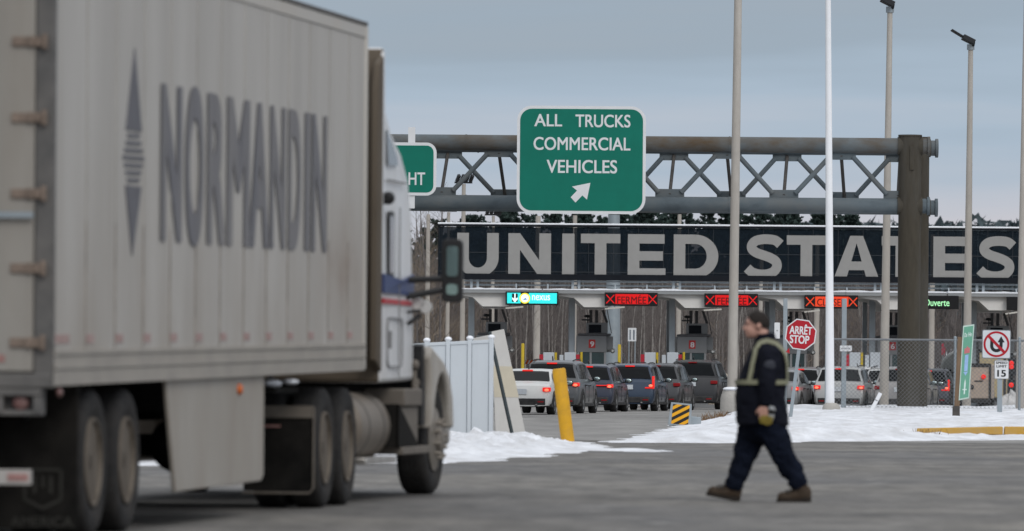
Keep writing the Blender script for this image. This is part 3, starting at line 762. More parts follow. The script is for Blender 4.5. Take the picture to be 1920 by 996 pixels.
# ================================================================== GANTRY AND ROAD SIGNS
SG = 65.0; YG = F / SG
M_truss = mat('weathered_galvanised', (.105, .130, .146), .75, .0, var=.3, scale=2.2, stretch=(.6, 1, 1), dirt=(.10, .075, .05), damt=.7, dscale=1.1, dthr=.60)
M_rust = mat('rust_bloomed_tube', (.115, .14, .155), .75, .0, var=.3, scale=1.6, stretch=(.5, 1, 1), dirt=(.085, .052, .022), damt=.95, dscale=1.3, dthr=.50)
M_post = mat('rust_brown_post', (.052, .045, .034), .9, .0, var=.14, scale=6, stretch=(1.5, 1.5, .35), dirt=(.11, .115, .115), damt=.45, dscale=.8, dthr=.60)
ZT, ZB, RT, RB = 7.90, 6.17, .225, .215
SKX, SKY = .34, 1.7
gx1 = P(1740, 270, SG).x; gx0 = -13.0
gantry = thing('sign_gantry', 'weathered steel truss gantry on round rusty posts carrying the green road signs over the lanes', 'gantry', (11.4, YG, 0))
GO = (11.4, YG, 0)
def gx(x): return (x - HX) / SG
for k, (ox, oy, z, r) in enumerate(((0, 0, ZT, RT), (SKX, SKY, ZT, RT), (0, 0, ZB, RB), (SKX, SKY, ZB, RB))):
    b = MB(); b.tube([(gx0 + ox, YG + oy, z), (gx1 + ox, YG + oy, z)], r, 20)
    b.tube([(gx1 + ox - .02, YG + oy, z), (gx1 + ox + .06, YG + oy, z)], r + .05, 20)
    for xx in (-9, -5.2, -1.4, 2.4, 6.2): b.tube([(xx + ox, YG + oy, z), (xx + ox + .05, YG + oy, z)], r + .012, 20)
    b.build('chord', M_rust if k == 0 else M_truss, gantry, smooth=True, off=GO)
def strut(p0, p1, r=.074, m=M_truss, nm='brace'):
    b = MB(); b.tube([p0, p1], r, 10); b.build(nm, m, gantry, smooth=True, off=GO)
def gusset(xc, top, oy, ox, w=.84):
    b = MB()
    z0, z1 = (ZT - RT - .19, ZT - RT + .05) if top else (ZB + RB - .05, ZB + RB + .22)
    b.box(xc - w / 2, xc + w / 2, YG + oy - .012, YG + oy + .012, z0, z1); b.build('gusset', M_truss, gantry, off=GO)
for k in range(-6, 3):
    fb, ft_ = gx(1253 + 214 * k), gx(1360 + 214 * k)
    rt, rb = gx(1263 + 214 * k), gx(1372 + 214 * k)
    if fb < gx0 + 1: continue
    h0, h1 = ZT - RT - .1, ZB + RB + .12
    gusset(fb, False, 0, 0); gusset(rt, True, SKY, 0)
    if ft_ < 11.0: gusset(ft_, True, 0, 0); gusset(rb, False, SKY, 0)
    strut((rt, YG + SKY, ZT - RT - .05), (fb, YG, ZB + RB + .05), .05, M_darksteel, 'cross_strut')
    if ft_ < 11.0:
        strut((fb + .33, YG - .03, h1), (ft_ - .33, YG - .03, h0)); strut((ft_ + .33, YG - .03, h0), (gx(1253 + 214 * (k + 1)) - .33, YG - .03, h1))
        strut((rt + .33, YG + SKY, h0), (rb - .33, YG + SKY, h1)); strut((rb + .33, YG + SKY, h1), (gx(1263 + 214 * (k + 1)) - .33, YG + SKY, h0))
        strut((rb, YG + SKY, ZB + RB + .05), (ft_, YG, ZT - RT - .05), .05, M_darksteel, 'cross_strut')
for ox, oy, px in ((0, 0, 1704), (SKX, SKY, 1704)):
    for xx in (11.43, -11.5):
        zt = 8.17
        b = MB(); b.tube([(xx + ox, YG + oy, -.1), (xx + ox, YG + oy, zt)], .325, 28); b.tube([(xx + ox, YG + oy, zt), (xx + ox, YG + oy, zt + .05)], .345, 28)
        b.box(xx + ox - .02, xx + ox + .10, YG + oy - .36, YG + oy - .3, 7.2, 7.9)
        for z in (ZT, ZB): b.tube([(xx + ox - .36, YG + oy, z), (xx + ox + .36, YG + oy, z)], .26, 20)
        b.build('post', M_post, gantry, smooth=True, off=GO)
strut((11.43, YG, 3.2), (11.43 + SKX, YG + SKY, 3.2), .08)

M_signgreen = mat('sign_green', (.0, .15, .105), .5, var=.05, scale=1.2, dirt=(.0, .09, .06), damt=.4, dscale=.7)
M_signwhite = mat('sign_white', (.62, .63, .64), .45, var=.05, scale=3)
M_signback = mat('sign_back', (.3, .31, .32), .5, .5, var=.1)
SS = 66.2; YS = F / SS
def PZ(x, y, s): p = P(x, y, s); return p.x, p.z
def highway_sign(name, label, px, texts, arrow=None, r=.42, bars=()):
    x0, z1 = PZ(px[0], px[1], SS); x1, z0 = PZ(px[2], px[3], SS)
    cx = (x0 + x1) / 2; O = (cx, YS, z0)
    t = thing(name, label, 'road sign', O)
    fr = facing(YS)
    b = MB(); b.prism(rrect(x0, x1, z0, z1, r, 8), fr, -.03, .0); b.build('border', M_signwhite, t, off=O)
    e = .085; b = MB(); b.prism(rrect(x0 + e, x1 - e, z0 + e, z1 - e, r - e, 8), fr, .001, .006); b.build('face', M_signgreen, t, off=O)
    b = MB(); L_ = False
    for s_, xa, ya, xb, yb in texts:
        u0, v1 = PZ(xa, ya, SS); u1, v0 = PZ(xb, yb, SS); vm = (v0 + v1) / 2; h = abs(PZ(xa, yb, SS)[1] - v1)
        b.text(s_, fr, u0, u1, vm - h / 2, vm + h / 2, bold=.016, d=.010)
    b.build('lettering', M_signwhite, t, off=O)
    if arrow:
        b = MB(); b.prism([PZ(x, y, SS) for x, y in arrow], fr, .006, .010); b.build('arrow', M_signwhite, t, off=O)
    b = MB()
    for q in bars:
        xq = PZ(q, 300, SS)[0]; b.box(xq - .05, xq + .05, YS + .03, YG - RT + .02, z0 + .15, z1 - .1)
    b.build('mounting_bar', M_signback, t, off=O)
    return t
highway_sign('road_sign', 'large green overhead sign reading ALL TRUCKS COMMERCIAL VEHICLES with white arrow', (970, 198, 1210, 402),
    [('ALL', 1002, 214, 1054, 237), ('TRUCKS', 1079, 215, 1182, 239), ('COMMERCIAL', 1000.5, 257.5, 1182, 282), ('VEHICLES', 1025, 300, 1157, 325)],
    [(1107, 343), (1072.5, 350), (1082, 357.5), (1070, 370), (1079, 380), (1092, 366.5), (1100.5, 374.5)], bars=(1010, 1090, 1170))
highway_sign('road_sign', 'smaller green overhead sign partly hidden behind the truck cab showing the letters HT', (610, 266, 818, 367),
    [('HT', 766, 323.5, 797, 347)], r=.28, bars=(700, 775))
# strips of bracket above the smaller sign
t = thing('sign_bracket', 'pale vertical bracket tying the smaller green sign to the gantry', 'bracket', (P(772, 380, 66).x, YS + .03, 0))
b = MB(); xx = P(772, 245, SS).x; b.box(xx - .1, xx + .1, YS + .034, YS + .10, 5.9, 8.2); b.build('bracket_bar', M_signwhite, t, off=t.location)

# ================================================================== POLES
M_polec = mat('weathered_pole', (.40, .375, .34), .75, var=.12, scale=6, stretch=(1, 1, .3), dirt=(.28, .25, .22), damt=.5, dscale=2)
M_polewhite = mat('white_flagpole', (.74, .75, .77), .4, var=.04, scale=3)
M_polebase = M_concrete
M_lamp = mat('lamp_housing', (.025, .027, .03), .5, .2, var=.2)
def tall_pole(name, label, cat, base, topx, s, z1, r0, r1, m, head=None, foot=None, group=None):
    pb = P(base[0], base[1], s); O = (pb.x, pb.y, pb.z)
    t = thing(name, label, cat, O, group=group)
    dx = topx
    b = MB(); N = 8
    b.tube([(pb.x + dx * i / N, pb.y, lerp(pb.z - .5, z1, i / N)) for i in range(N + 1)], [lerp(r0, r1, i / N) for i in range(N + 1)], 16)
    b.build('shaft', m, t, smooth=True, off=O)
    if head: head(t, (pb.x + dx, pb.y, z1), O)
    if foot: foot(t, pb, O)
    return t
def flood_head(t, p, O, k=1.0):
    x, y, z = p
    b = MB(); b.tube([(x, y, z - .03), (x, y, z + .16 * k)], .13 * k, 12); b.build('collar', M_galv, t, smooth=True, off=O)
    for i, dy in enumerate((-.22, .22)):
        b = MB()
        b.beam((x + .12 * k, y + dy, z + .22 * k), (x - .28 * k, y + dy, z + .42 * k), .34 * k, .18 * k)
        b.beam((x - .28 * k, y + dy, z + .42 * k), (x - .68 * k, y + dy, z + .66 * k), .3 * k, .05 * k)
        b.tube([(x + .08 * k, y + dy * .4, z + .1 * k), (x + .10 * k, y + dy, z + .24 * k)], .05 * k, 8)
        b.build('lamp_head', M_lamp, t, bevel=.02, off=O)
def rough_foot(t, pb, O):
    b = MB()
    rings = []
    for z, r in ((-.35, .34), (.0, .32), (.12, .30), (.27, .24), (.33, .15)):
        rings.append([(pb.x + (r + .04 * mnoise.noise((a * 1.3, z * 4, pb.x))) * math.cos(a), pb.y + r * math.sin(a), pb.z + z) for a in [i * math.pi / 7 for i in range(14)]])
    b.loft(rings); b.build('footing', M_concrete, t, smooth=True, off=O)
    b = MB(); b.ellipsoid((pb.x, pb.y - .05, pb.z + .30), (.26, .24, .07)); b.build('snow_cap', M_snow_clean, t, smooth=True, off=O)
def small_foot(t, pb, O):
    b = MB(); rings = []
    for z, r in ((-.3, .26), (.02, .24), (.10, .21), (.15, .13)):
        rings.append([(pb.x + (r + .03 * math.sin(a * 3 + 1)) * math.cos(a), pb.y + r * math.sin(a), pb.z + z) for a in [i * math.pi / 6 for i in range(12)]])
    b.loft(rings); b.build('footing', M_concrete, t, smooth=True, off=O)
tall_pole('light_pole', 'thick grey pole on a rough snow-capped concrete footing behind the walking man', 'pole', (1372, 770, 66), .10, 66, 13.5, .145, .105, M_polec, foot=lambda t, pb, O: rough_foot(t, Vector((pb.x, pb.y, snow_z(pb.x, pb.y) + .06)), O))
tall_pole('flagpole', 'slim bright white pole on a small stone footing beside the stop sign', 'pole', (1557, 778, 68), -.17, 68, 13.0, .125, .07, M_polewhite, foot=lambda t, pb, O: small_foot(t, Vector((pb.x, pb.y - .1, snow_z(pb.x, pb.y) + .05)), O))
tall_pole('light_pole', 'weathered lamp post rising behind the end of the gantry with dark twin floodlights', 'lamp post', (1657, 762, 58), .10, 58, P(1665, 22, 58).z, .155, .085, M_polec, head=flood_head)
tall_pole('light_pole', 'lamp post with dark tilted floodlights standing behind the leaning green panel', 'lamp post', (1812, 762, 54), .05, 54, P(1815, 92, 54).z, .155, .085, M_polec, head=flood_head)
tall_pole('light_pole', 'weathered pole at the far edge of the snow beside the speed limit sign', 'pole', (1912, 765, 66), .11, 66, 13.2, .13, .07, M_polec)
# distant lamp posts of the inspection yard
def yard_head(t, p, O):
    x, y, z = p
    b = MB()
    for dx in (-.3, -.1, .1, .3): b.beam((x + dx, y, z + .10), (x + dx + .12, y - .25, z + .38), .12, .14)
    b.box(x - .4, x + .4, y - .04, y + .04, z + .02, z + .10); b.build('lamp_head', M_lamp, t, off=O)
yard = [(838, 398, 40, .10, 1, M_polec, 'behind the mirror'), (866, 345, 42, .12, 1, M_polec, 'tallest in the yard'), (922, 405, 39, .10, 1, M_polec, 'above the letter U'),
        (1006, 405, 40, .16, 0, M_polec, 'behind the letter N'), (1075, 404, 42, .13, 0, M_polec, 'behind the letter I'), (1148, 403, 42, .36, 0, M_galv, 'thick blue-grey, behind the letter T'),
        (1271, 402, 41, .12, 1, M_polec, 'above the letter D'), (1530, 440, 41, .13, 0, M_polec, 'near the closed lane sign'), (1746, 440, 41, .14, 0, M_polec, 'under the green lettered lane sign'), (800, 402, 40, .12, 0, M_polec, 'beside the truck cab'), (1425, 440, 40, .10, 0, M_polec, 'behind the walking man')]
for x, yt, s, r, hd, m, where in yard:
    pb = P(x, 705, s); pb.z = 0; top = P(x, yt, s).z; O = tuple(pb)
    t = thing('light_pole', 'distant pale yard pole ' + where, 'lamp post', O, group='tall poles in the yard beyond the booths')
    b = MB(); b.tube([(pb.x, pb.y, 0), (pb.x + .01, pb.y, top * .5), (pb.x + .02, pb.y, top)], [r, r * .9, r * .72], 12); b.build('shaft', m, t, smooth=True, off=O)
    if hd: yard_head(t, (pb.x, pb.y, top), O)

# ================================================================== SMALLER SIGNS ON THE SNOW
M_signred = mat('sign_red', (.36, .012, .022), .4, var=.08, scale=3)
M_black = mat('sign_black', (.015, .016, .018), .5, var=.1)
def plane_frame(c, ang, tilt=0.0):
    """sign face about point c, turned about the vertical by ang and leaned sideways by tilt"""
    ca, sa, ct_, st = math.cos(ang), math.sin(ang), math.cos(tilt), math.sin(tilt)
    def fr(u, v, d):
        u2, v2 = u * ct_ + v * st, -u * st + v * ct_
        return (c[0] + u2 * ca + d * sa, c[1] + u2 * sa - d * ca, c[2] + v2)
    return fr
# stop sign
s = 76; c = P(1501.5, 627.5, s); base = P(1481, 772, s); O = tuple(base)
t = thing('stop_sign', 'red octagon reading ARRET STOP on a leaning steel post', 'stop sign', O)
fr = plane_frame(c, 0, R(7.5))
oct_ = lambda r: [(r * math.cos(R(22.5 + 45 * i)), r * math.sin(R(22.5 + 45 * i))) for i in range(8)]
b = MB(); b.prism(oct_(.405), fr, -.012, 0); b.build('border', M_signwhite, t, off=O)
b = MB(); b.prism(oct_(.375), fr, .001, .005); b.build('face', M_signred, t, off=O)
b = MB(); fr2 = plane_frame(c, 0, R(3)); b.text('ARRÊT', fr2, -.285, .275, .005, .255, bold=.03, d=.008); b.text('STOP', fr2, -.265, .215, -.225, -.02, bold=.03, d=.008); b.build('lettering', M_signwhite, t, off=O)
b = MB(); b.beam((base.x, base.y + .04, base.z - .3), (c.x + .03, c.y + .04, c.z + .25), .085, .05); b.build('post', M_galv, t, off=O)
b = MB(); q = P(1478, 657, s); fr3 = plane_frame((q.x, q.y - .0, q.z), 0, R(20)); b.prism([(-.05, -.06), (.06, -.06), (.0, .07)], fr3, -.006, .0); b.build('tag', M_signred, t, off=O)
# blue-grey tall post beside the flagpole, post with a blank white plate
def steel_post(label, px, ytop, ybase, s, w, name='steel_post', plate=None):
    pb = P(px, ybase, s); pt = P(px, ytop, s); O = tuple(pb)
    t = thing(name, label, 'post', O)
    b = MB(); b.beam((pb.x, pb.y, pb.z - .3), (pb.x, pt.y, pt.z), w); b.build('shaft', M_galv, t, bevel=.008, off=O)
    if plate:
        x0, z1 = PZ(plate[0], plate[1], s); x1, z0 = PZ(plate[2], plate[3], s)
        b = MB(); b.prism(rrect(x0, x1, z0, z1, .02), facing(pb.y - w / 2 - .002), 0, .012); b.build('plate', M_signwhite, t, off=O)
        b = MB(); zm = (z0 + z1) / 2; b.box(x0 + .05, x1 - .05, pb.y - w / 2 - .019, pb.y - w / 2 - .015, zm - .018, zm + .018); b.build('faded_text', mat('faded_grey', (.36, .37, .38), .6), t, off=O)
steel_post('square steel post carrying a small white plate beside the slim white pole', 1581.5, 560, 768, 66, .135, 'sign_post', (1574.5, 648, 1597, 659))
steel_post('blue-grey steel post close against the slim white pole', 1549, 628, 770, 67, .08)
steel_post('blue-grey steel post with white top plate behind the shoulder of the walking man', 1471, 560, 775, 70, .11, 'sign_post', (1452, 605, 1462, 635))
# no U-turn sign
s = 70
x0, z1 = PZ(1841.5, 619, s); x1, z0 = PZ(1895, 672, s); c = Vector(((x0 + x1) / 2, F / s, (z0 + z1) / 2)); base = P(1873, 768, s); O = tuple(base)
t = thing('traffic_sign', 'square white sign with black U-turn arrow struck through by a red ring', 'traffic sign', O)
h = (x1 - x0) / 2; fr = plane_frame(c, 0, R(.6))
b = MB(); b.prism(rrect(-h, h, -h, h, .04), fr, -.012, 0); b.build('border', mat('sign_edge', (.16, .17, .18), .5), t, off=O)
b = MB(); b.prism(rrect(-h + .02, h - .02, -h + .02, h - .02, .035), fr, .001, .004); b.build('face', mat('sign_face_white', (.55, .57, .59), .5, var=.05), t, off=O)
b = MB()
arr = [(-.125, .13), (-.125, -.05)] + [(-.0 + .125 * math.cos(R(a)), -.05 + .125 * math.sin(R(a))) for a in range(200, 345, 20)] + [(.125, -.05), (.125, .06)]
for i in range(len(arr) - 1):
    a, q = Vector(arr[i]), Vector(arr[i + 1]); e = (q - a).normalized(); nrm = Vector((-e.y, e.x)) * .042; a2, q2 = a - e * .02, q + e * .02
    b.prism([tuple(a2 + nrm), tuple(a2 - nrm), tuple(q2 - nrm), tuple(q2 + nrm)], fr, .004, .0062 + i * .00005)
b.prism([(.125, .215), (.03, .05), (.22, .05)], fr, .004, .0075); b.build('arrow', M_black, t, off=O)
b = MB()
for i in range(40):
    a0, a1 = 2 * math.pi * i / 40, 2 * math.pi * (i + 1) / 40; ro, ri = h * .90, h * .76
    b.prism([(ro * math.cos(a0), ro * math.sin(a0)), (ro * math.cos(a1), ro * math.sin(a1)), (ri * math.cos(a1), ri * math.sin(a1)), (ri * math.cos(a0), ri * math.sin(a0))], fr, .009, .011)
e = h * .78 * .707; w_ = .026; b.prism([(-e - w_, e - w_), (-e + w_, e + w_), (e + w_, -e + w_), (e - w_, -e - w_)], fr, .009, .0115)
b.build('ring', M_signred, t, off=O)
b = MB(); b.beam((base.x, base.y + .045, base.z - .3), (base.x, base.y + .045, z1 - .1), .09, .05); b.build('post', M_galv, t, off=O)
# speed limit sign
s = 71
x0, z1 = PZ(1864.5, 675.5, s); x1, z0 = PZ(1891.5, 711, s); base = P(1876, 769, s); O = tuple(base); fr = facing(F / s)
t = thing('traffic_sign', 'small white sign reading SPEED LIMIT 15 below the struck-out arrow', 'traffic sign', O)
b = MB(); b.prism(rrect(x0, x1, z0, z1, .03), fr, -.01, 0); b.build('border', mat('sign_edge', (.16, .17, .18), .5), t, off=O)
b = MB(); b.prism(rrect(x0 + .012, x1 - .012, z0 + .012, z1 - .012, .025), fr, .001, .004); b.build('face', M_signwhite, t, off=O)
b = MB(); W_, H_ = x1 - x0, z1 - z0
for s_, a, c_, e, g in (('SPEED', .1, .9, .80, .93), ('LIMIT', .14, .86, .61, .74), ('15', .2, .8, .12, .48)): b.text(s_, fr, x0 + W_ * a, x0 + W_ * c_, z0 + H_ * e, z0 + H_ * g, bold=.03, d=.006)
b.build('lettering', M_black, t, off=O)
b = MB(); b.beam((base.x, F / s + .05, base.z - .3), (base.x, F / s + .05, z1 - .05), .085, .05); b.build('post', M_galv, t, off=O)
# leaning green direction panel on a wooden post
s = 74
base = P(1793, 772, s); O = tuple(base); yy = F / s
t = thing('direction_panel', 'tall narrow pale green sign leaning sideways on a brown wooden post', 'sign', O)
cor = [PZ(1797.5, 751, s), PZ(1817, 747, s), PZ(1827, 608, s), PZ(1806, 611, s)]
def gpt(a, c_): return tuple(Vector(cor[0]).lerp(Vector(cor[1]), a).lerp(Vector(cor[3]).lerp(Vector(cor[2]), a), c_))
fr = facing(yy)
b = MB(); b.prism(cor, fr, -.02, 0); b.build('border', mat('pale_green_edge', (.48, .60, .54), .5), t, off=O)
b = MB(); b.prism([gpt(.09, .02), gpt(.91, .02), gpt(.91, .98), gpt(.09, .98)], fr, .001, .004); b.build('face', mat('faded_sign_green', (.13, .33, .235), .5, var=.1, scale=3), t, off=O)
gp = lambda u, v, d: fr(*gpt(u, v), d)
b = MB(); b.text('Du', gp, .16, .42, .84, .90, bold=.04, d=.006); b.text('Ho', gp, .52, .84, .84, .90, bold=.04, d=.006); b.build('lettering', mat('sign_pale_text', (.55, .66, .62), .5), t, off=O)
b = MB(); b.prism([(.25, .62), (.75, .62), (.75, .69), (.62, .69), (.5, .72), (.4, .69), (.25, .69)], gp, .004, .006)
for q in range(3): b.prism([(.3, .625 + q * .02), (.7, .625 + q * .02), (.7, .635 + q * .02), (.3, .635 + q * .02)], gp, .0062, .0075)
b.build('emblem', mat('pink_red_mark', (.50, .16, .17), .5), t, off=O)
b = MB(); b.prism([(.34, .38), (.66, .38), (.66, .60), (.34, .60)], gp, .004, .006); b.prism([(.5, .32), (.72, .37), (.28, .37)], gp, .004, .006); b.build('emblem', mat('pale_blue_mark', (.28, .42, .66), .5), t, off=O)
b = MB(); b.prism([(.44, .07), (.56, .07), (.58, .22), (.5, .28), (.42, .22)], gp, .004, .006); b.prism([(.3, .13), (.7, .12), (.7, .135), (.3, .145)], gp, .0062, .0075); b.build('arrow', mat('sign_pale_text', (.55, .66, .62), .5), t, off=O)
b = MB(); p1 = P(1801, 632, s); b.beam((base.x, yy + .06, base.z - .3), (p1.x, yy + .06, p1.z), .13, .09); b.build('post', mat('weathered_wood', (.17, .115, .075), .85, var=.25, scale=5, stretch=(3, 3, .4)), t, off=O)
b = MB(); b.box(base.x - .09, base.x + .09, yy, yy + .13, base.z - .2, base.z + .14); b.build('base_bracket', M_darksteel, t, off=O)
# chain-link fence
s = 67; YF = F / s
M_wire = mat('fence_wire', (.17, .18, .19), .8, .0, var=.15)
xL, zf = PZ(1557, 637, s); zb = .36; xR = 19.0; zt = PZ(1740, 637.5, s)[1]
O = (xL, YF, 0)
t = thing('chain_link_fence', 'grey chain-link fence standing along the far edge of the snow', 'fence', O)
b = MB(); b.tube([(xL, YF, zt), (xR, YF, zt)], .03, 8); b.build('top_rail', M_wire, t, smooth=True, off=O)
b = MB(); pitch = .115; hh = zt - zb
x = xL - hh
while x < xR:
    for sg in (1, -1):
        a0, a1 = (x, x + hh) if sg == 1 else (x + hh, x)
        pts = [(a0, zb), (a1, zt)]
        (xa, za), (xb, zb2) = pts
        def clip(xc): return za + (xc - xa) / (xb - xa) * (zb2 - za)
        if xa < xL: za, xa = clip(xL), xL
        elif xa > xR: za, xa = clip(xR), xR
        (xa2, za2) = (xa, za); (xa, za), (xb, zb2) = pts
        if xb < xL: zb2_, xb_ = clip(xL), xL
        elif xb > xR: zb2_, xb_ = clip(xR), xR
        else: zb2_, xb_ = zb2, xb
        if abs(xa2 - xb_) > .02: b.tube([(xa2, YF - .04 - .004 * sg, za2), (xb_, YF - .04 - .004 * sg, zb2_)], .0042, 3, cap=False)
    x += pitch
b.build('wire_mesh', M_wire, t, off=O)
for xx in (xL, PZ(1791, 640, s)[0], 14.2, 16.0, xR):
    b = MB(); b.tube([(xx, YF, 0), (xx, YF, zt + .06)], .038, 10); b.ellipsoid((xx, YF, zt + .07), (.045, .045, .04), 10, 6); b.build('post', M_galv, t, smooth=True, off=O)
# tipped white stake in front of the fence
p0, p1 = P(1636, 764, 70), P(1651, 737, 70)
t = thing('marker_stake', 'short white stake tipped over at the foot of the chain-link fence', 'stake', tuple(p0))
b = MB(); b.tube([p0 - Vector((.04, 0, .1)), p1], .055, 10); b.build('stake_tube', M_polewhite, t, smooth=True, off=p0)
b = MB(); d = (p1 - p0); b.tube([p0 + d * .45, p0 + d * .52], .057, 10); b.build('band', mat('grey_band', (.3, .3, .31), .5), t, smooth=True, off=p0)

# ================================================================== NEAR THE SNOW BANK
# white panel fence with snow-capped posts
M_panel = mat('white_vinyl', (.60, .645, .685), .5, var=.05, scale=2, stretch=(1, 1, .3), dirt=(.46, .49, .52), damt=.5, dscale=1.5)
M_panelgap = mat('vinyl_seam', (.33, .36, .39), .6)
A = Vector(((921 - HX) / 104, F / 104, 0)); dirv = Vector((-.985, .17, 0)).normalized(); nv = Vector((dirv.y, -dirv.x, 0))
fence = thing('panel_fence', 'white panel fence with snow-capped posts standing crooked behind the snow bank', 'fence', A)
frp = lambda u, v, d: tuple(A + dirv * u + nv * d + Vector((0, 0, v - .055 * u)))
H = 1.80; SPN = .395
for i in range(16):
    u = i * SPN
    b = MB(); b.prism([(u - .035, -.1), (u + .035, -.1), (u + .035, H + .03), (u - .035, H + .03)], frp, -.05, .05); b.build('post', M_panel, fence, bevel=.006, off=A)
    b = MB(); b.ellipsoid(frp(u, H + .045, 0), (.065, .065, .045), 12, 8); b.build('snow_cap', M_snow_clean, fence, smooth=True, off=A)
    if i < 15:
        u2 = u + SPN
        b = MB(); b.prism([(u + .036, .10), (u2 - .036, .10), (u2 - .036, H - .05), (u + .036, H - .05)], frp, -.02, .02); b.build('panel', M_panel, fence, off=A)
        b = MB()
        for uu in (u + .037, u2 - .048): b.prism([(uu, .10), (uu + .011, .10), (uu + .011, H - .05), (uu, H - .05)], frp, -.026, .026)
        b.build('panel_gap', M_panelgap, fence, off=A)
        b = MB(); b.prism([(u + .036, H - .06), (u2 - .036, H - .06), (u2 - .036, H + .0), (u + .036, H + .0)], frp, -.035, .035); b.build('rail', M_panel, fence, bevel=.005, off=A)
        b = MB(); b.prism([(u + .036, .04), (u2 - .036, .04), (u2 - .036, .12), (u + .036, .12)], frp, -.035, .035); b.build('rail', M_panel, fence, bevel=.005, off=A)
# leaning boards and pole at the end of the fence
s = 100; yb = F / s
def lean_board(label, pts, s, cols, cat='board', back=.4):
    base = P((pts[0][0] + pts[1][0]) / 2, pts[0][1], s); O = (base.x, base.y, 0)
    t = thing('leaning_board', label, cat, O)
    zs = [PZ(x, y, s) for x, y in pts]; zmin = min(q[1] for q in zs); zmax = max(q[1] for q in zs)
    fr = lambda u, v, d: (u, F / s + (v - zmin) / (zmax - zmin) * back - d, v)
    return t, O, zs, fr
M_board = mat('grey_board', (.52, .51, .49), .8, var=.06, scale=3, dirt=(.42, .40, .37), damt=.4, dscale=2)
t, O, zs, fr = lean_board('tall grey board with a beige band leaning at the end of the white fence', [(930, 818), (988, 812), (945, 617), (920, 622)], 100, None)
b = MB(); b.prism([(zs[0][0], zs[0][1] - .12), (zs[1][0], zs[1][1] - .12), zs[2], zs[3]], fr, -.03, 0); b.build('board_panel', M_board, t, bevel=.01, off=O)
b = MB(); z_a, z_b = PZ(950, 745, s)[1], PZ(950, 687, s)[1]
def edge(i, j, z): a, c = Vector(zs[i]), Vector(zs[j]); return a.lerp(c, (z - a.y) / (c.y - a.y)).x
b.prism([(edge(0, 3, z_a) + .004, z_a), (edge(1, 2, z_a) - .004, z_a), (edge(1, 2, z_b) - .004, z_b), (edge(0, 3, z_b) + .004, z_b)], fr, .001, .005); b.build('band', mat('beige_band', (.50, .455, .36), .8, var=.06), t, off=O)
t, O, zs, fr = lean_board('pale sheet standing behind the last post of the white fence', [(884, 812), (925, 812), (925, 626), (887, 634)], 98, None, back=.1)
b = MB(); b.prism([(zs[0][0], 0), (zs[1][0], 0), zs[2], zs[3]], lambda u, v, d: (u, F / 98 + .8 - d, v), -.03, 0); b.build('board_panel', M_board, t, bevel=.01, off=O)
p0, p1 = P(962, 822, 103), P(918, 622, 103)
t = thing('leaning_pole', 'dark steel pole leaning across the grey board', 'pole', tuple(p0))
b = MB(); b.tube([p0 - (p1 - p0) * .06, p1], .035, 10); b.build('pole_tube', mat('dark_green_steel', (.06, .075, .08), .6, .3), t, smooth=True, off=p0)
# yellow bollard leaning in the snow
p0, p1 = P(1063, 815, 107), P(1047.5, 691, 107)
t = thing('bollard', 'thick yellow bollard leaning out of the snow bank', 'bollard', tuple(p0))
b = MB(); d = (p1 - p0)
prof = [(-.25, .118), (.97, .118), (.99, .112), (1.0, .09)]
b.tube([p0 + d * a for a, r in prof], [r for a, r in prof], 28); b.build('bollard_post', M_yellowpaint, t, smooth=True, off=p0)
# hazard marker board
s = 80; base = P(1276, 802, s); O = tuple(base)
t = thing('hazard_marker', 'yellow and black striped hazard board at the tip of the snow island', 'hazard marker', O)
c = P(1276, 777, s); fr = plane_frame((c.x, c.y, c.z), R(8), R(5))
hw, hh = .245, .265
b = MB(); b.prism([(-hw - .03, -hh), (hw + .03, -hh), (hw, hh), (-hw, hh)], fr, -.03, 0); b.build('board', M_galv, t, off=O)
b = MB(); b.prism([(-hw + .045, -hh + .03), (hw - .045, -hh + .03), (hw - .045, hh - .04), (-hw + .045, hh - .04)], fr, .001, .005); b.build('face', mat('hazard_yellow', (.75, .36, .015), .5, var=.06), t, off=O)
b = MB()
x0, x1, z0, z1 = -hw + .045, hw - .045, -hh + .03, hh - .04
for k in range(-3, 4):
    z = k * .17; wv = .085; sl = .62
    poly = [(x0, z), (x1, z + sl * (x1 - x0)), (x1, z + wv + sl * (x1 - x0)), (x0, z + wv)]
    # clip to the face
    def clipz(poly, lim, keep_above):
        out = []
        for i in range(len(poly)):
            a, c_ = poly[i], poly[(i + 1) % len(poly)]
            ia = (a[1] >= lim) == keep_above; ic = (c_[1] >= lim) == keep_above
            if ia: out.append(a)
            if ia != ic: tt = (lim - a[1]) / (c_[1] - a[1]); out.append((a[0] + (c_[0] - a[0]) * tt, lim))
        return out
    poly = clipz(clipz(poly, z0, True) or [], z1, False) if clipz(poly, z0, True) else []
    if len(poly) > 2: b.prism(poly, fr, .005, .007)
b.build('stripe', M_black, t, off=O)
b = MB(); b.prism([(-hw - .02, -.5), (hw + .3, -.5), (hw + .26, -.02), (-hw + .2, -.02)], fr, -.5, -.05); b.build('barrier_end', M_galv, t, bevel=.02, off=O)
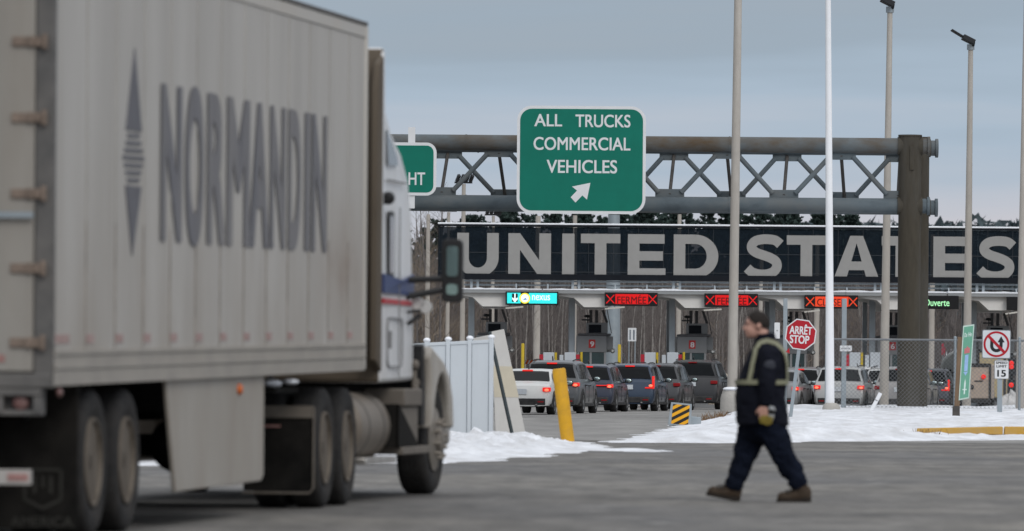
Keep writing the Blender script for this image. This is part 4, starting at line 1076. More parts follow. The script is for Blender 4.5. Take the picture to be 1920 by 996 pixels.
# ================================================================== BORDER STATION
SC = 47.2; YC = F / SC
def CX(x): return P(x, 540, SC).x
def CZ(y, x=1300): return P(x, y, SC).z
M_mesh = mat('dark_mesh_screen', (.010, .016, .023), .8, var=.2, scale=2, alpha=.76, spec=.05)
M_meshl = mat('pale_mesh_letter', (.33, .325, .315), .8, var=.05, scale=3, alpha=.90, spec=.1)
M_signframe = mat('black_frame', (.010, .012, .016), .7, var=.2, spec=.1)
M_cansteel = mat('canopy_steel', (.36, .40, .43), .6, .2, var=.08, scale=3)
M_cantop = mat('canopy_soffit', (.66, .645, .62), .8, var=.06, scale=2)
M_booth = mat('booth_grey', (.20, .205, .21), .55, var=.06, scale=2)
M_boothside = mat('booth_side', (.27, .275, .28), .55, var=.06, scale=2)
YSN = YC - 1.6; sS = F / YSN
z_top, z_bot = P(1300, 427, sS).z, P(1300, 522, sS).z
xl, xr = P(823, 470, sS).x, P(1960, 470, sS).x
O = ((xl + xr) / 2, YSN, z_bot)
us = thing('lettered_screen', 'long dark mesh screen lettered UNITED STATES above the booth canopies', 'sign', O)
b = MB()
n = int((xr - xl) / 2.95)
for i in range(n + 1):
    a, c = lerp(xl, xr, i / (n + 1)), lerp(xl, xr, (i + 1) / (n + 1))
    b.box(a + .006, c - .006, YSN, YSN + .012, z_bot + .12, z_top - .04)
b.build('mesh_panel', M_mesh, us, off=O)
b = MB()
x = xl
while x < xr: b.box(x - .008, x + .008, YSN - .014, YSN - .004, z_bot + .1, z_top - .02); x += .985
for z in (lerp(z_bot, z_top, .48), z_bot + .21): b.box(xl, xr, YSN - .012, YSN - .004, z - .012, z + .012)
b.build('panel_joint', mat('joint_grey', (.035, .04, .046), .6), us, off=O)
b = MB(); b.box(xl - .05, xr, YSN - .06, YSN + .16, z_top - .02, z_top + .06); b.box(xl - .05, xr, YSN - .07, YSN + .18, z_bot - .11, z_bot + .12)
x = xl
while x < xr: b.box(x - .04, x + .04, YSN + .02, YSN + .14, z_bot, z_top); x += 5.9
b.build('frame', M_signframe, us, off=O)
b = MB(); b.box(xl - .05, xr, YSN - .075, YSN + .17, z_top + .062, z_top + .13); b.build('snow_ridge', M_snow_clean, us, off=O, bevel=.02)
UL = [('U', 857, 935), ('N', 953, 1033), ('I', 1054, 1077), ('T', 1089, 1163), ('E', 1177, 1248), ('D', 1263, 1347), ('S', 1396, 1468), ('T', 1475, 1549), ('A', 1563, 1649), ('T', 1653, 1727), ('E', 1750, 1820), ('S', 1832, 1904)]
zl0, zl1 = P(1300, 521.5, sS).z, P(1300, 440, sS).z
fr = facing(YSN)
for ch, a, c in UL:
    b = MB(); ex = .022 if ch in 'SUD' else 0
    x0, x1 = P(a, 480, sS).x, P(c, 480, sS).x
    H_ = zl1 - zl0; w_ = .51 * (1.0)
    fz = lambda u, v, d: fr(lerp(x0, x1, u), zl0 + v * H_, d)
    W_ = x1 - x0; t_ = .462 / W_; th = .37 / H_
    rect = lambda u0, u1, v0, v1: b.prism([(u0, v0), (u1, v0), (u1, v1), (u0, v1)], fz, .014, .020)
    if ch == 'I': rect(0, 1, 0, 1)
    elif ch == 'T': rect(0, 1, 1 - th, 1); rect(.5 - t_ / 2, .5 + t_ / 2, 0, 1 - th)
    elif ch == 'E': rect(0, t_, 0, 1); rect(t_, 1, 0, th); rect(t_, .93, .5 - th / 2, .5 + th / 2); rect(t_, .97, 1 - th, 1)
    elif ch == 'N':
        rect(0, t_, 0, 1); rect(1 - t_, 1, 0, 1); b.prism([(t_, 1), (t_, .62), (1 - t_, 0), (1 - t_, .38)], fz, .014, .0203)
    elif ch == 'A':
        k = t_ * .58
        b.prism([(0, 0), (t_ * 1.08, 0), (.5, .83), (.5, 1), (.5 - k * .95, 1)], fz, .014, .020); b.prism([(1, 0), (.5 + k * .95, 1), (.5, 1), (.5, .83), (1 - t_ * 1.08, 0)], fz, .014, .0202)
        b.prism([(.25, .21), (.75, .21), (.66, .41), (.34, .41)], fz, .014, .0198)
    elif ch == 'D':
        ang = [R(-90 + 180 * i / 18) for i in range(19)]
        out = [(.48 + .52 * math.cos(a_), .5 + .5 * math.sin(a_)) for a_ in ang]; inn = [(.48 + (.52 - t_) * math.cos(a_), .5 + (.5 - th) * math.sin(a_)) for a_ in ang]
        for i in range(18): b.prism([out[i], out[i + 1], inn[i + 1], inn[i]], fz, .014, .020)
        rect(0, t_, 0, 1); rect(t_, .482, 0, th); rect(t_, .482, 1 - th, 1)
    elif ch == 'U':
        ang = [R(180 + 180 * i / 18) for i in range(19)]
        out = [(.5 + .5 * math.cos(a_), .43 + .445 * math.sin(a_)) for a_ in ang]; inn = [(.5 + (.5 - t_) * math.cos(a_), .43 + (.445 - th) * math.sin(a_)) for a_ in ang]
        for i in range(18): b.prism([out[i], out[i + 1], inn[i + 1], inn[i]], fz, .014, .020)
        rect(0, t_, .43, 1); rect(1 - t_, 1, .43, 1)
    else:      # S: a stroked spine
        ctl = [(.93, .79), (.80, .88), (.62, .905), (.44, .90), (.28, .86), (.19, .77), (.20, .67), (.32, .59), (.5, .535), (.68, .475), (.82, .39), (.84, .26), (.74, .15), (.57, .10), (.38, .10), (.20, .145), (.07, .24)]
        fine = []
        for i in range(len(ctl) - 1):
            p0, p1, p2, p3 = [Vector(ctl[min(max(i + q, 0), len(ctl) - 1)]) for q in (-1, 0, 1, 2)]
            for q in range(5):
                k = q / 5; fine.append(.5 * (2 * p1 + (p2 - p0) * k + (2 * p0 - 5 * p1 + 4 * p2 - p3) * k * k + (3 * p1 - p0 - 3 * p2 + p3) * k ** 3))
        ctl = fine + [Vector(ctl[-1])]
        L_, R_ = [], []
        for i in range(len(ctl)):
            a_ = Vector((ctl[max(i - 1, 0)][0] * W_, ctl[max(i - 1, 0)][1] * H_)); c_ = Vector((ctl[min(i + 1, len(ctl) - 1)][0] * W_, ctl[min(i + 1, len(ctl) - 1)][1] * H_))
            e = (c_ - a_).normalized(); nn = Vector((-e.y, e.x)) * .190
            p = Vector((ctl[i][0] * W_, ctl[i][1] * H_)); q1, q2 = p + nn, p - nn
            L_.append((q1.x / W_, q1.y / H_)); R_.append((q2.x / W_, q2.y / H_))
        for i in range(len(ctl) - 1): b.prism([L_[i], L_[i + 1], R_[i + 1], R_[i]], fz, .014, .020)
    b.build('letter', M_meshl, us, off=O)

# canopies: one per pair of lanes would run into the next; here a unit stands over every booth
booth_px = [922, 1111, 1299, 1487, 1675, 1865]
canopy_y0, canopy_y1 = YC - 2.05, YC + 7.0
zc0 = P(1300, 546, F / canopy_y0).z
def canopy(cx, label):
    O = (cx, YC, 0)
    t = thing('canopy', label, 'canopy', O, group='canopies over the inspection lanes')
    hw = 1.985
    b = MB(); b.prism([(-hw, zc0), (hw, zc0), (hw, zc0 - .12), (1.05, zc0 - .36), (.62, zc0 - .66), (-.35, zc0 - .66), (-.75, zc0 - .30), (-hw, zc0 - .13)], lambda u, v, d: (cx + u, canopy_y0 + d, v), 0.25, 8.5)
    b.build('soffit', M_cantop, t, off=O)
    b = MB(); b.box(cx - hw, cx + hw, canopy_y0, canopy_y0 + .24, zc0 - .13, zc0 + .0); b.build('fascia', mat('fascia_grey', (.27, .28, .285), .6, var=.05), t, off=O)
    b = MB(); rr_ = random.Random(int(cx * 10)); N = 16
    lo = [(-hw + 2 * hw * i / N, zc0 + .002) for i in range(N + 1)]; hi = [(-hw + 2 * hw * i / N, zc0 + .04 + rr_.uniform(0, .045)) for i in range(N + 1)][::-1]
    b.prism(lo + hi, lambda u, v, d: (cx + u, canopy_y0 - .02 + d, v), 0, 8.5); b.build('roof_snow', M_snow_clean, t, off=O, smooth=True, ang=50)
    b = MB()
    b.box(cx - .92, cx - .68, YC + .4, YC + .64, 0, zc0 - .14); b.build('column', M_cansteel, t, bevel=.01, off=O)
    b = MB(); b.box(cx - .8 - .09, cx - .8 + .09, YC + 6.0, YC + 6.2, 0, zc0 - .14); b.build('column', M_cansteel, t, bevel=.01, off=O)
    b = MB()
    for dx in (-.80, -.55): b.box(cx + dx - .05, cx + dx + .05, YSN + .2, YSN + .3, zc0, z_bot + .1)
    b.build('screen_strut', M_cansteel, t, off=O)
    return t
names_ = ['snow-edged canopy bay beside the blue lane display', 'snow-edged canopy bay over booth 9', 'snow-edged canopy bay over booth 8', 'snow-edged canopy bay behind the stop sign', 'snow-edged canopy bay over booth 6', 'snow-edged canopy bay behind the leaning green panel']
for px, nm in zip(booth_px, names_): canopy(CX(px), nm)
canopy(CX(2054), 'snow-edged canopy bay at the far end of the row')
# pipe rail between the canopies and the lettered screen
O = (CX(1350), YSN + .3, zc0)
t = thing('pipe_rail', 'thin double pipe rail running along between the canopies and the lettered screen', 'rail', O)
for z in (CZ(538), CZ(530.5)):
    b = MB(); b.tube([(CX(870), YSN + .35, z), (CX(2060), YSN + .35, z)], .032, 8); b.build('pipe', M_galv, t, smooth=True, off=O)

def booth(px, num, label):
    cx = CX(px); O = (cx, YC + .3, 0)
    t = thing('inspection_booth', label, 'booth', O)
    z0, z1 = CZ(662), CZ(631); y0, y1 = YC + .2, YC + 3.4; hw = .60
    b = MB(); b.cur = 0; b.box(cx - hw, cx + hw - .02, y0, y1, z0, z1); b.cur = 1; b.box(cx + hw - .019, cx + hw + .24, y0 + .35, y1, z0 + .02, z1 - .02)
    b.build('upper_wall', [M_booth, M_boothside], t, bevel=.012, off=O)
    b = MB(); b.box(cx - hw + .06, cx + hw + .15, y0 - .06, y1, z1 + .003, z1 + .09); b.build('roof', mat('booth_roof', (.09, .09, .095), .7), t, bevel=.01, off=O)
    b = MB(); b.box(cx - hw + .10, cx + hw - .06, y0 + .04, y1 - .05, .95, z0 - .003); w = b.build('window', mat('booth_glass', (.02, .045, .048), .12, var=.2, scale=2, spec=.5), t, off=O)
    b = MB()
    for dx in (-hw + .06, -.05, hw - .08): b.box(cx + dx - .04, cx + dx + .04, y0 + .01, y0 + .09, .93, z0 - .004)
    b.build('window_frame', M_boothside, w, off=O)
    b = MB(); b.box(cx - hw + .02, cx + hw + .05, y0, y1, 0.1, .94); b.box(cx - hw - .4, cx + hw + .4, y0 - 1.2, y1 + .6, 0, .12); b.build('lower_wall', M_booth, t, bevel=.012, off=O)
    if num:
        b = MB(); b.box(cx - .13, cx + .13, y0 - .012, y0 - .002, z0 + .17, z0 + .50); pl = b.build('number_plate', mat('plate_red', (.42, .03, .03), .5, var=.05), t, off=O)
        b = MB(); b.text(num, facing(y0 - .013), cx - .075, cx + .085, z0 + .22, z0 + .43, bold=.018, d=.004); b.build('lettering', M_signwhite, pl, off=O)
    # dark monitor box and ducts on the roof
    b = MB(); b.box(cx - .22, cx + .62, y0 + .2, y0 + 1.2, z1 + .093, z1 + .52); hv = b.build('roof_unit', M_booth, t, bevel=.02, off=O)
    b = MB(); b.box(cx - .13, cx + .36, y0 + .17, y0 + .197, z1 + .12, z1 + .44); b.build('grille', M_signframe, hv, off=O)
    b = MB(); zz = zc0 - .75
    for dx in (-.05, .18): b.box(cx + dx - .06, cx + dx + .06, y0 + .4, y0 + .55, z1 + .52, zz)
    b.beam((cx + .42, y0 + .5, zz), (cx + .60, y0 + .5, z1 + .52), .10); b.beam((cx + .60, y0 + .45, zz), (cx + .78, y0 + .45, z1 + .1), .03)
    b.build('duct', mat('duct_dark', (.06, .06, .062), .6, var=.2), t, off=O)
    b = MB(); b.box(cx - .42, cx - .08, y0 + .3, y0 + .42, z1 + .60, z1 + .66); b.ellipsoid((cx - .2, y0 + .28, z1 + .78), (.13, .1, .06)); b.tube([(cx - .18, y0 + .35, z1 + .1), (cx - .18, y0 + .35, z1 + .75)], .025, 6); b.build('camera_mount', M_lamp, t, off=O)
    b = MB(); b.lathe([(0, .05), (.14, .10), (.18, .08)], 14, (cx + hw + .22, y0 - .12, z0 + .06), 'y'); b.beam((cx + hw + .05, y0 + .3, z0 + .1), (cx + hw + .22, y0, z0 + .06), .05); b.build('flood_lamp', mat('lamp_silver', (.5, .5, .48), .3, .6), t, smooth=True, off=O)
    return t
bl = ['dark booth half hidden behind the grey board', 'grey booth with a red plate numbered nine in front of the thick blue-grey yard pole', 'grey booth with a red plate numbered eight, closest to the thick grey pole', 'grey booth hidden behind the stop sign', 'grey booth with a red plate numbered six behind the gantry post', 'grey booth behind the square struck-out arrow sign']
for px, nm, lb in zip(booth_px, (None, '9', '8', None, '6', None), bl): booth(px, nm, lb)

# lane displays
M_dispbox = mat('display_box', (.008, .008, .009), .5, var=.2)
M_ledred = mat('led_red', (.03, .002, .002), .7, var=.05, emit=(1, .010, .012), estr=.8)
M_ledor = mat('led_orange_red', (.04, .004, .002), .6, var=.05, emit=(1, .075, .02), estr=.95)
M_ledrdim = mat('led_red_letters', (.05, .005, .005), .6, emit=(.25, .0, .004), estr=.22)
M_ledcyan = mat('led_cyan', (.02, .3, .3), .6, emit=(.03, .80, .80), estr=1.0)
M_ledwhite = mat('led_white', (.5, .5, .5), .6, emit=(.8, 1, .98), estr=1.0)
M_ledgreen = mat('led_green', (.2, .5, .25), .6, emit=(.42, .86, .46), estr=.9)
M_ledyellow = mat('led_yellow', (.5, .45, .05), .6, emit=(1, .80, .06), estr=.9)
YD = YC - 2.2; SD = F / YD
def DZ(x, y): p = P(x, y, SD); return p.x, p.z
def display(xa, xb, ya, yb, label, kind):
    x0, z1 = DZ(xa, ya); x1, z0 = DZ(xb, yb); zc = (z0 + z1) / 2; h = .53; z0, z1 = zc - h / 2, zc + h / 2
    W_ = x1 - x0; O = ((x0 + x1) / 2, YD, z0)
    t = thing('lane_display', label, 'lane display', O)
    b = MB(); b.box(x0, x1, YD, YD + .25, z0, z1); b.build('display_case', M_dispbox, t, bevel=.012, off=O)
    b = MB()
    for q in (.2, .8): b.beam((x0 + W_ * q, YD + .2, z1 - .05), (x0 + W_ * q, YD + .6, z1 + .3), .05)
    b.build('hanger', M_cansteel, t, off=O)
    fr = facing(YD - .001); fu = lambda u, v, d: fr(x0 + u * W_, z0 + v * h, d)
    def rect(m, u0, u1, v0, v1, nm, d=.004):
        b = MB(); b.prism([(u0, v0), (u1, v0), (u1, v1), (u0, v1)], fu, 0, d); return b.build(nm, m, t, off=O)
    def cross(m, uc):
        b = MB(); k = .075
        b.beam(fu(uc - k, .18, .004), fu(uc + k, .82, .004), .04, .006, up=(0, 1, 0)); b.beam(fu(uc - k, .82, .005), fu(uc + k, .18, .005), .04, .006, up=(0, 1, 0)); b.build('lit_cross', m, t, off=O)
    if kind in ('FERMÉE', 'CLOSED'):
        m = M_ledred if kind == 'FERMÉE' else M_ledor
        rect(m, .20, .82, .14, .88, 'lit_panel'); cross(m, .105); cross(m, .905)
        b = MB(); b.text(kind, fu, .235, .785, .20 if kind == 'CLOSED' else .17, .72 if kind == 'CLOSED' else .84, bold=.012, d=.0055); b.build('lettering', M_ledrdim, t, off=O)
    elif kind == 'Ouverte':
        b = MB(); b.text('Ouverte', fu, .255, .80, .22, .74, bold=.012, d=.004); b.build('lettering', M_ledgreen, t, off=O)
    elif kind == 'NEXUS':
        rect(M_ledcyan, .03, .285, .12, .90, 'lit_panel'); rect(M_ledcyan, .44, .97, .12, .90, 'lit_panel')
        rect(M_dispbox, .12, .23, .22, .84, 'lit_panel', .0048)
        b = MB(); b.prism([(.165, .84), (.165, .45), (.125, .56), (.125, .42), (.178, .18), (.23, .42), (.23, .56), (.19, .45), (.19, .84)], fu, .005, .007); b.build('lit_arrow', M_ledwhite, t, off=O)
        b = MB(); cx_, cz_ = x0 + .365 * W_, z0 + .5 * h; b.prism(disc(cx_, cz_, .21), fr, 0, .006); b.build('lit_roundel', M_ledyellow, t, off=O)
        b = MB(); b.prism(disc(cx_, cz_, .155), fr, .006, .008); b.build('lit_roundel', M_ledwhite, t, off=O)
        b = MB(); b.prism([(cx_ - .10, cz_ - .08), (cx_ + .1, cz_ - .05), (cx_ + .02, cz_ + .02)], fr, .008, .0095); b.build('lit_mark', mat('roundel_blue', (.1, .2, .4), .6, emit=(.15, .3, .6), estr=.5), t, off=O)
        b = MB(); b.text('nexus', fu, .50, .84, .36, .74, bold=.012, d=.006); b.build('lettering', M_ledwhite, t, off=O)
    return t
display(948, 1047, 545.5, 573.5, 'bright cyan lane display with white arrow and yellow roundel', 'NEXUS')
display(1134, 1233, 547.5, 575, 'red lane display reading FERMEE over booth 9', 'FERMÉE')
display(1321, 1421, 549.5, 577, 'red lane display reading FERMEE half behind the thick grey pole', 'FERMÉE')
display(1508.5, 1609, 552, 580, 'orange-red lane display reading CLOSED behind the slim white pole', 'CLOSED')
display(1711, 1797.5, 554, 580, 'black lane display reading Ouverte in green letters', 'Ouverte')
display(1888, 1985, 556, 583, 'dark unlit lane display beyond the speed limit sign', '')
# slanted strip lamps under the canopy edges
M_strip = mat('strip_lamp', (.7, .7, .66), .5, emit=(1, .97, .9), estr=.35)
for x0, y0, x1, y1, w in ((948, 578, 981, 575.5, 'cyan lane display'), (1134, 579, 1171, 576, 'red lane display over booth 9'), (1319, 582, 1353, 580, 'red lane display by the thick grey pole'), (1506, 585.5, 1537, 582, 'orange-red lane display'), (1883, 589, 1912, 585, 'unlit lane display')):
    a, c = P(x0, y0, 47), P(x1, y1, 47)
    t = thing('strip_lamp', 'slanted pale strip lamp under the ' + w, 'lamp', tuple(a))
    b = MB(); b.beam(a, c, .07, .06); b.build('tube_lamp', M_strip, t, off=a)
    b = MB(); b.beam(a.lerp(c, .5), a.lerp(c, .5) + Vector((0, .3, .55)), .03); b.build('bracket', M_cansteel, t, off=a)
# lane-side bollards and red-striped machine cabinets
M_cab_white = mat('cabinet_pale', (.44, .47, .50), .5, var=.05); M_cab_red = mat('cabinet_red', (.38, .02, .035), .5, var=.08); M_bolly = mat('bollard_yellow', (.50, .36, .03), .6, var=.15, scale=4)
def cabinet(px, red_left, label):
    s = 47.6; c = P(px, 690, s); O = (c.x, c.y, 0); z1 = P(px, 661, s).z
    t = thing('lane_cabinet', label, 'cabinet', O, group='red and white cabinets beside the lanes')
    b = MB(); b.box(c.x - .22, c.x + .22, c.y, c.y + .6, 0, z1); b.build('cabinet_body', M_cab_white, t, bevel=.02, off=O)
    sg = -1 if red_left else 1
    b = MB(); b.box(c.x + sg * .30 - .075, c.x + sg * .30 + .075, c.y + .02, c.y + .5, 0, z1 - .08); b.build('red_panel', M_cab_red, t, bevel=.01, off=O)
    b = MB(); xx = c.x - sg * .27 if red_left else c.x + sg * .44
    b.tube([(xx, c.y, 0), (xx, c.y, z1 + (.02 if not red_left else 0))], .05, 10); b.build('guard_post', M_bolly, t, smooth=True, off=O)
    if not red_left:
        b = MB(); b.box(c.x - .42, c.x - .27, c.y, c.y + .4, 0, z1 - .1); b.build('card_reader', M_cab_white, t, bevel=.01, off=O)
for px, rl, w in ((1029, True, 'pale cabinet with red flank below the cyan lane display'), (1069, False, 'pale cabinet with yellow guard post beside booth 9'), (1219, True, 'pale cabinet with red flank midway between booths 9 and 8'), (1261, False, 'pale cabinet with yellow guard post beside booth 8'),
                 (1603, True, 'pale cabinet with red flank behind the square steel post'), (1642, False, 'pale cabinet with yellow guard post beside booth 6')):
    cabinet(px, rl, w)
for px, yt, w in ((980, 644, 'thin yellow bollard beyond the leaning grey board'), (1161, 646, 'thin yellow bollard between booth 9 and the two-legged road sign'), (1530, 692, 'short yellow bollard behind the stop sign')):
    c = P(px, 690, 48); z1 = P(px, yt, 48).z; O = (c.x, c.y, 0)
    t = thing('bollard', w, 'bollard', O)
    b = MB(); b.tube([(c.x, c.y, 0), (c.x, c.y, z1 - .03), (c.x, c.y, z1)], [.062, .062, .045], 12); b.build('bollard_post', M_bolly, t, smooth=True, off=O)
# road sign on two legs, barricade, tilted white rod
s = 43; x0, z1 = PZ(1177.5, 615, s); x1, z0 = PZ(1193, 640, s); O = ((x0 + x1) / 2, F / s, 0)
t = thing('information_sign', 'small white road sign on two thin legs beyond the booths', 'sign', O)
b = MB(); b.box(x0, x1, F / s, F / s + .02, z0, z1); b.build('face', M_signwhite, t, off=O)
b = MB(); q = .05; zm = (z0 + z1) / 2
for ua, ub in ((.18, .34), (.62, .80)): b.box(lerp(x0, x1, ua), lerp(x0, x1, ub), F / s - .005, F / s - .001, z0 + .06, z1 - .08)
b.build('marking', mat('grey_marking', (.12, .14, .17), .6), t, off=O)
for x in (x0 + .05, x1 - .05):
    b = MB(); b.tube([(x, F / s + .04, 0), (x, F / s + .04, z1)], .025, 8); b.build('leg', M_galv, t, smooth=True, off=O)
p0, p1 = P(1176, 690, 46.5), P(1168, 663, 46.5)
t = thing('barrier_arm', 'short white tilted rod in front of the two-legged road sign', 'rod', tuple(p0)); b = MB(); b.tube([p0 - (p1 - p0) * .7, p1], .04, 8); b.build('rod', M_polewhite, t, smooth=True, off=p0)
s = 46; x0, z1 = PZ(978, 675, s); x1, z0 = PZ(1008, 683, s); O = ((x0 + x1) / 2, F / s, 0)
t = thing('barricade', 'orange and white striped barricade beyond the thin yellow bollard', 'barricade', O)
b = MB(); b.cur = 0; b.box(x0, x1, F / s, F / s + .04, z0, z1); b.cur = 1
for q in range(4): xa = lerp(x0, x1, q / 4 + .1); b.prism([(xa, z0), (xa + .07, z0), (xa + .15, z1), (xa + .08, z1)], facing(F / s), .001, .004)
b.build('board', [mat('barricade_orange', (.70, .12, .03), .5), M_signwhite], t, off=O)
for x in (x0 + .05, x1 - .05):
    b = MB(); b.beam((x, F / s + .3, 0), (x, F / s + .05, z1), .04); b.beam((x, F / s - .25, 0), (x, F / s + .05, z1), .04); b.build('leg', M_galv, t, off=O)
# heaps of dirty snow and pale rubble by the booths
M_rubble = mat('pale_rubble', (.48, .42, .34), .9, var=.3, scale=4, bump=.6, bscale=8)
def heap(px, py, w, hgt, s, label, nm, m):
    c = P(px, py, s); c.z = 0; rings = []
    b = MB()
    N, K = 22, 7
    for k in range(K):
        t_ = k / (K - 1); r = w * math.cos(t_ * math.pi / 2 * .97); z = hgt * math.sin(t_ * math.pi / 2)
        rings.append([Vector(((r * (1 + .28 * mnoise.noise((2 * math.cos(a), 2 * math.sin(a), px + t_ * 2)))) * math.cos(a), .8 * r * (1 + .25 * mnoise.noise((2 * math.cos(a), 2 * math.sin(a), px + 9 + t_ * 2))) * math.sin(a), z * (1 + .35 * mnoise.noise((2.5 * math.cos(a), 2.5 * math.sin(a), px + 5)) * (t_ > .1)))) for a in [2 * math.pi * i / N for i in range(N)]])
    b.loft(rings); o = b.build(nm, m, smooth=False); o.location = c
    tag(o, label, 'heap')
heap(1352, 690, .75, 1.15, 45, 'pale rubble heap beside booth 8', 'rubble_heap', M_rubble)
heap(1622, 690, .55, 1.3, 46, 'pale rubble heap between the two cabinets by booth 6', 'rubble_heap', M_rubble)
heap(1893, 766, .42, .75, 60, 'lumpy dirty snow heap between the speed limit sign and the last pole', 'snow_heap', mat('dirty_snow', (.52, .51, .50), .9, var=.35, scale=6, bump=.8, bscale=9))

# ================================================================== VEHICLES
M_carglass = mat('car_glass', (.004, .005, .006), .08, var=.2, spec=.14)
M_cartyre = mat('car_tyre', (.022, .022, .022), .85, var=.2); M_carrim = mat('car_rim', (.22, .22, .22), .4, .6, var=.2)
M_cartrim = mat('car_trim', (.018, .018, .019), .65, var=.2, dirt=(.12, .115, .11), damt=.4, dscale=4)
M_brake = mat('brake_light', (.4, .01, .01), .3, emit=(1, .03, .02), estr=.7); M_brakecore = mat('brake_core', (.6, .1, .05), .3, emit=(1, .22, .12), estr=1.3)
M_lens = mat('lamp_lens', (.22, .012, .014), .25, var=.1); M_plate = mat('number_plate', (.5, .53, .56), .5, var=.1, scale=20)
def paint(name, c, r=.35, met=.2): return mat('paint_' + name, c, .28, met, var=.06, scale=1.5, coat=.25, spec=.3, dirt=tuple(.6 * a + .022 for a in c), damt=.45, dscale=1.3, dthr=.56)
PROF = {
 'suv': [(0, .55, .70, .86), (.012, .80, .80, .93), (.03, 1.02, .98, .96), (.05, 1.10, 1.02, .965), (.085, 1.46, 1.03, .965), (.11, 1.60, 1.03, .97), (.2, 1.655, 1.03, .985), (.38, 1.67, 1.02, 1), (.52, 1.645, 1.01, 1), (.60, 1.56, 1.0, 1), (.72, 1.10, .99, .99), (.75, 1.04, .99, .985), (.9, .96, .93, .95), (.97, .82, .80, .88), (1, .60, .62, .78)],
 'big': [(0, .58, .74, .90), (.012, .90, .86, .96), (.03, 1.10, 1.08, .98), (.042, 1.16, 1.14, .98), (.062, 1.62, 1.16, .98), (.08, 1.74, 1.16, .985), (.2, 1.80, 1.15, 1), (.4, 1.81, 1.13, 1), (.55, 1.78, 1.12, 1), (.62, 1.68, 1.11, 1), (.72, 1.22, 1.10, 1), (.75, 1.16, 1.09, .99), (.92, 1.08, 1.02, .96), (.98, .9, .88, .9), (1, .66, .7, .84)],
 'sedan': [(0, .52, .62, .82), (.012, .74, .72, .92), (.03, .92, .90, .95), (.06, .985, .95, .96), (.12, 1.02, .96, .965), (.16, 1.06, .955, .97), (.26, 1.36, .95, .98), (.32, 1.44, .95, .99), (.44, 1.465, .94, 1), (.54, 1.44, .93, 1), (.60, 1.36, .93, 1), (.72, .99, .92, .99), (.75, .95, .92, .985), (.9, .86, .82, .95), (.97, .72, .70, .86), (1, .52, .54, .75)],
}
def vehicle(kind, label, x_px, s, col, L=4.6, Wd=1.86, Hs=1.0, rot=-8.3, lights='on', plate=True, roof_rail=True, lampstyle='block', group=None, cat=None, name=None, x_is='right'):
    """x_px: photo column of the near-side rear corner at ground depth s"""
    X = (x_px - HX) / s; Y = F / s
    rz = R(rot); hw = Wd / 2
    ctr = Vector((X, Y, 0)) - Matrix.Rotation(rz, 3, 'Z') @ Vector((hw, 0, 0))
    t = thing(name or {'suv': 'parked_suv', 'big': 'large_suv', 'sedan': 'sedan_car'}[kind], label, cat or 'car', ctr, rz, group)
    if cat is None: t['category'] = 'car'
    pr_ = [(y * L, zt * Hs, zb * Hs, w * hw) for y, zt, zb, w in PROF[kind]]
    zf = .26
    def ring(y, zt, zb, w):
        roofed = zt > zb + .18
        tw = w * (lerp(.93, .76, smooth01((zt - zb) / .55)))
        zb2 = min(zb, zt - .03)
        half = [(w * .55, zf), (w * .93, zf + .02), (w * .985, zf + .12), (w, .52), (w * .995, lerp(.52, zb2, .55)), (w * .965, zb2), (lerp(w * .965, tw, .85), lerp(zb2, zt, .86)), (tw * .90, zt - .015), (tw * .45, zt)]
        return [(x, y, z) for x, z in half] + [(-x, y, z) for x, z in half[::-1]]
    rings = [ring(*p) for p in pr_]
    b = MB(); b.loft(rings); m_body = paint(*col)
    body = b.build('body', m_body, t, smooth=True, ang=28)
    def at(y):
        for (a, q) in zip(pr_, pr_[1:]):
            if y <= q[0]:
                k = (y - a[0]) / max(1e-6, q[0] - a[0]); return [lerp(i, j, k) for i, j in zip(a, q)]
        return list(pr_[-1])
    def glasspt(y, k, sg, out=.008):      # k 0 at belt .. 1 at roof edge
        _, zt, zb, w = at(y); tw = w * (lerp(.93, .76, smooth01((zt - zb) / .55))); zb2 = min(zb, zt - .03)
        return Vector((sg * (lerp(w * .965, lerp(w * .965, tw, .85), k) + out), y, lerp(zb2, lerp(zb2, zt, .86), k)))
    y_r = {'suv': .095, 'big': .075, 'sedan': .235}[kind]; y_f = .665 if kind != 'sedan' else .665
    cuts = {'suv': [(.095, .26), (.275, .43), (.445, .64)], 'big': [(.075, .27), (.285, .43), (.445, .65)], 'sedan': [(.22, .30), (.31, .455), (.465, .66)]}[kind]
    for sg in (1, -1):
        for a, c in cuts:
            b = MB(); N = 8; rows = []
            for i in range(N + 1):
                y = lerp(a, c, i / N) * L
                k0, k1 = .10, .93
                _, zt, zb, w = at(y)
                if zt - zb < .2: k0, k1 = .3, .8
                rows.append((glasspt(y, k0, sg), glasspt(y, k1, sg)))
            for i in range(N):
                k = b.addv([rows[i][0], rows[i + 1][0], rows[i + 1][1], rows[i][1]]); b.face((k, k + 1, k + 2, k + 3))
            b.build('side_window', M_carglass, t)
    # rear and front glass follow the slope
    def slope_glass(nm, ya, yb, outy, n=6):
        b = MB(); rows = []
        for i in range(n + 1):
            y = lerp(ya, yb, i / n) * L; _, zt, zb, w = at(y); tw = w * (lerp(.93, .76, smooth01((zt - zb) / .55))) * .93
            rows.append([(x * tw, y + outy, zt + .012 - .02 * abs(x) ** 3) for x in (-1, -.6, 0, .6, 1)])
        for i in range(n):
            for j in range(4):
                k = b.addv([rows[i][j], rows[i][j + 1], rows[i + 1][j + 1], rows[i + 1][j]]); b.face((k, k + 1, k + 2, k + 3))
        return b.build(nm, M_carglass, t, smooth=True)
    ra, rb = {'suv': (.053, .100), 'big': (.045, .072), 'sedan': (.165, .275)}[kind]
    slope_glass('rear_window', ra, rb, -.012); slope_glass('windscreen', .585, .71, .012)
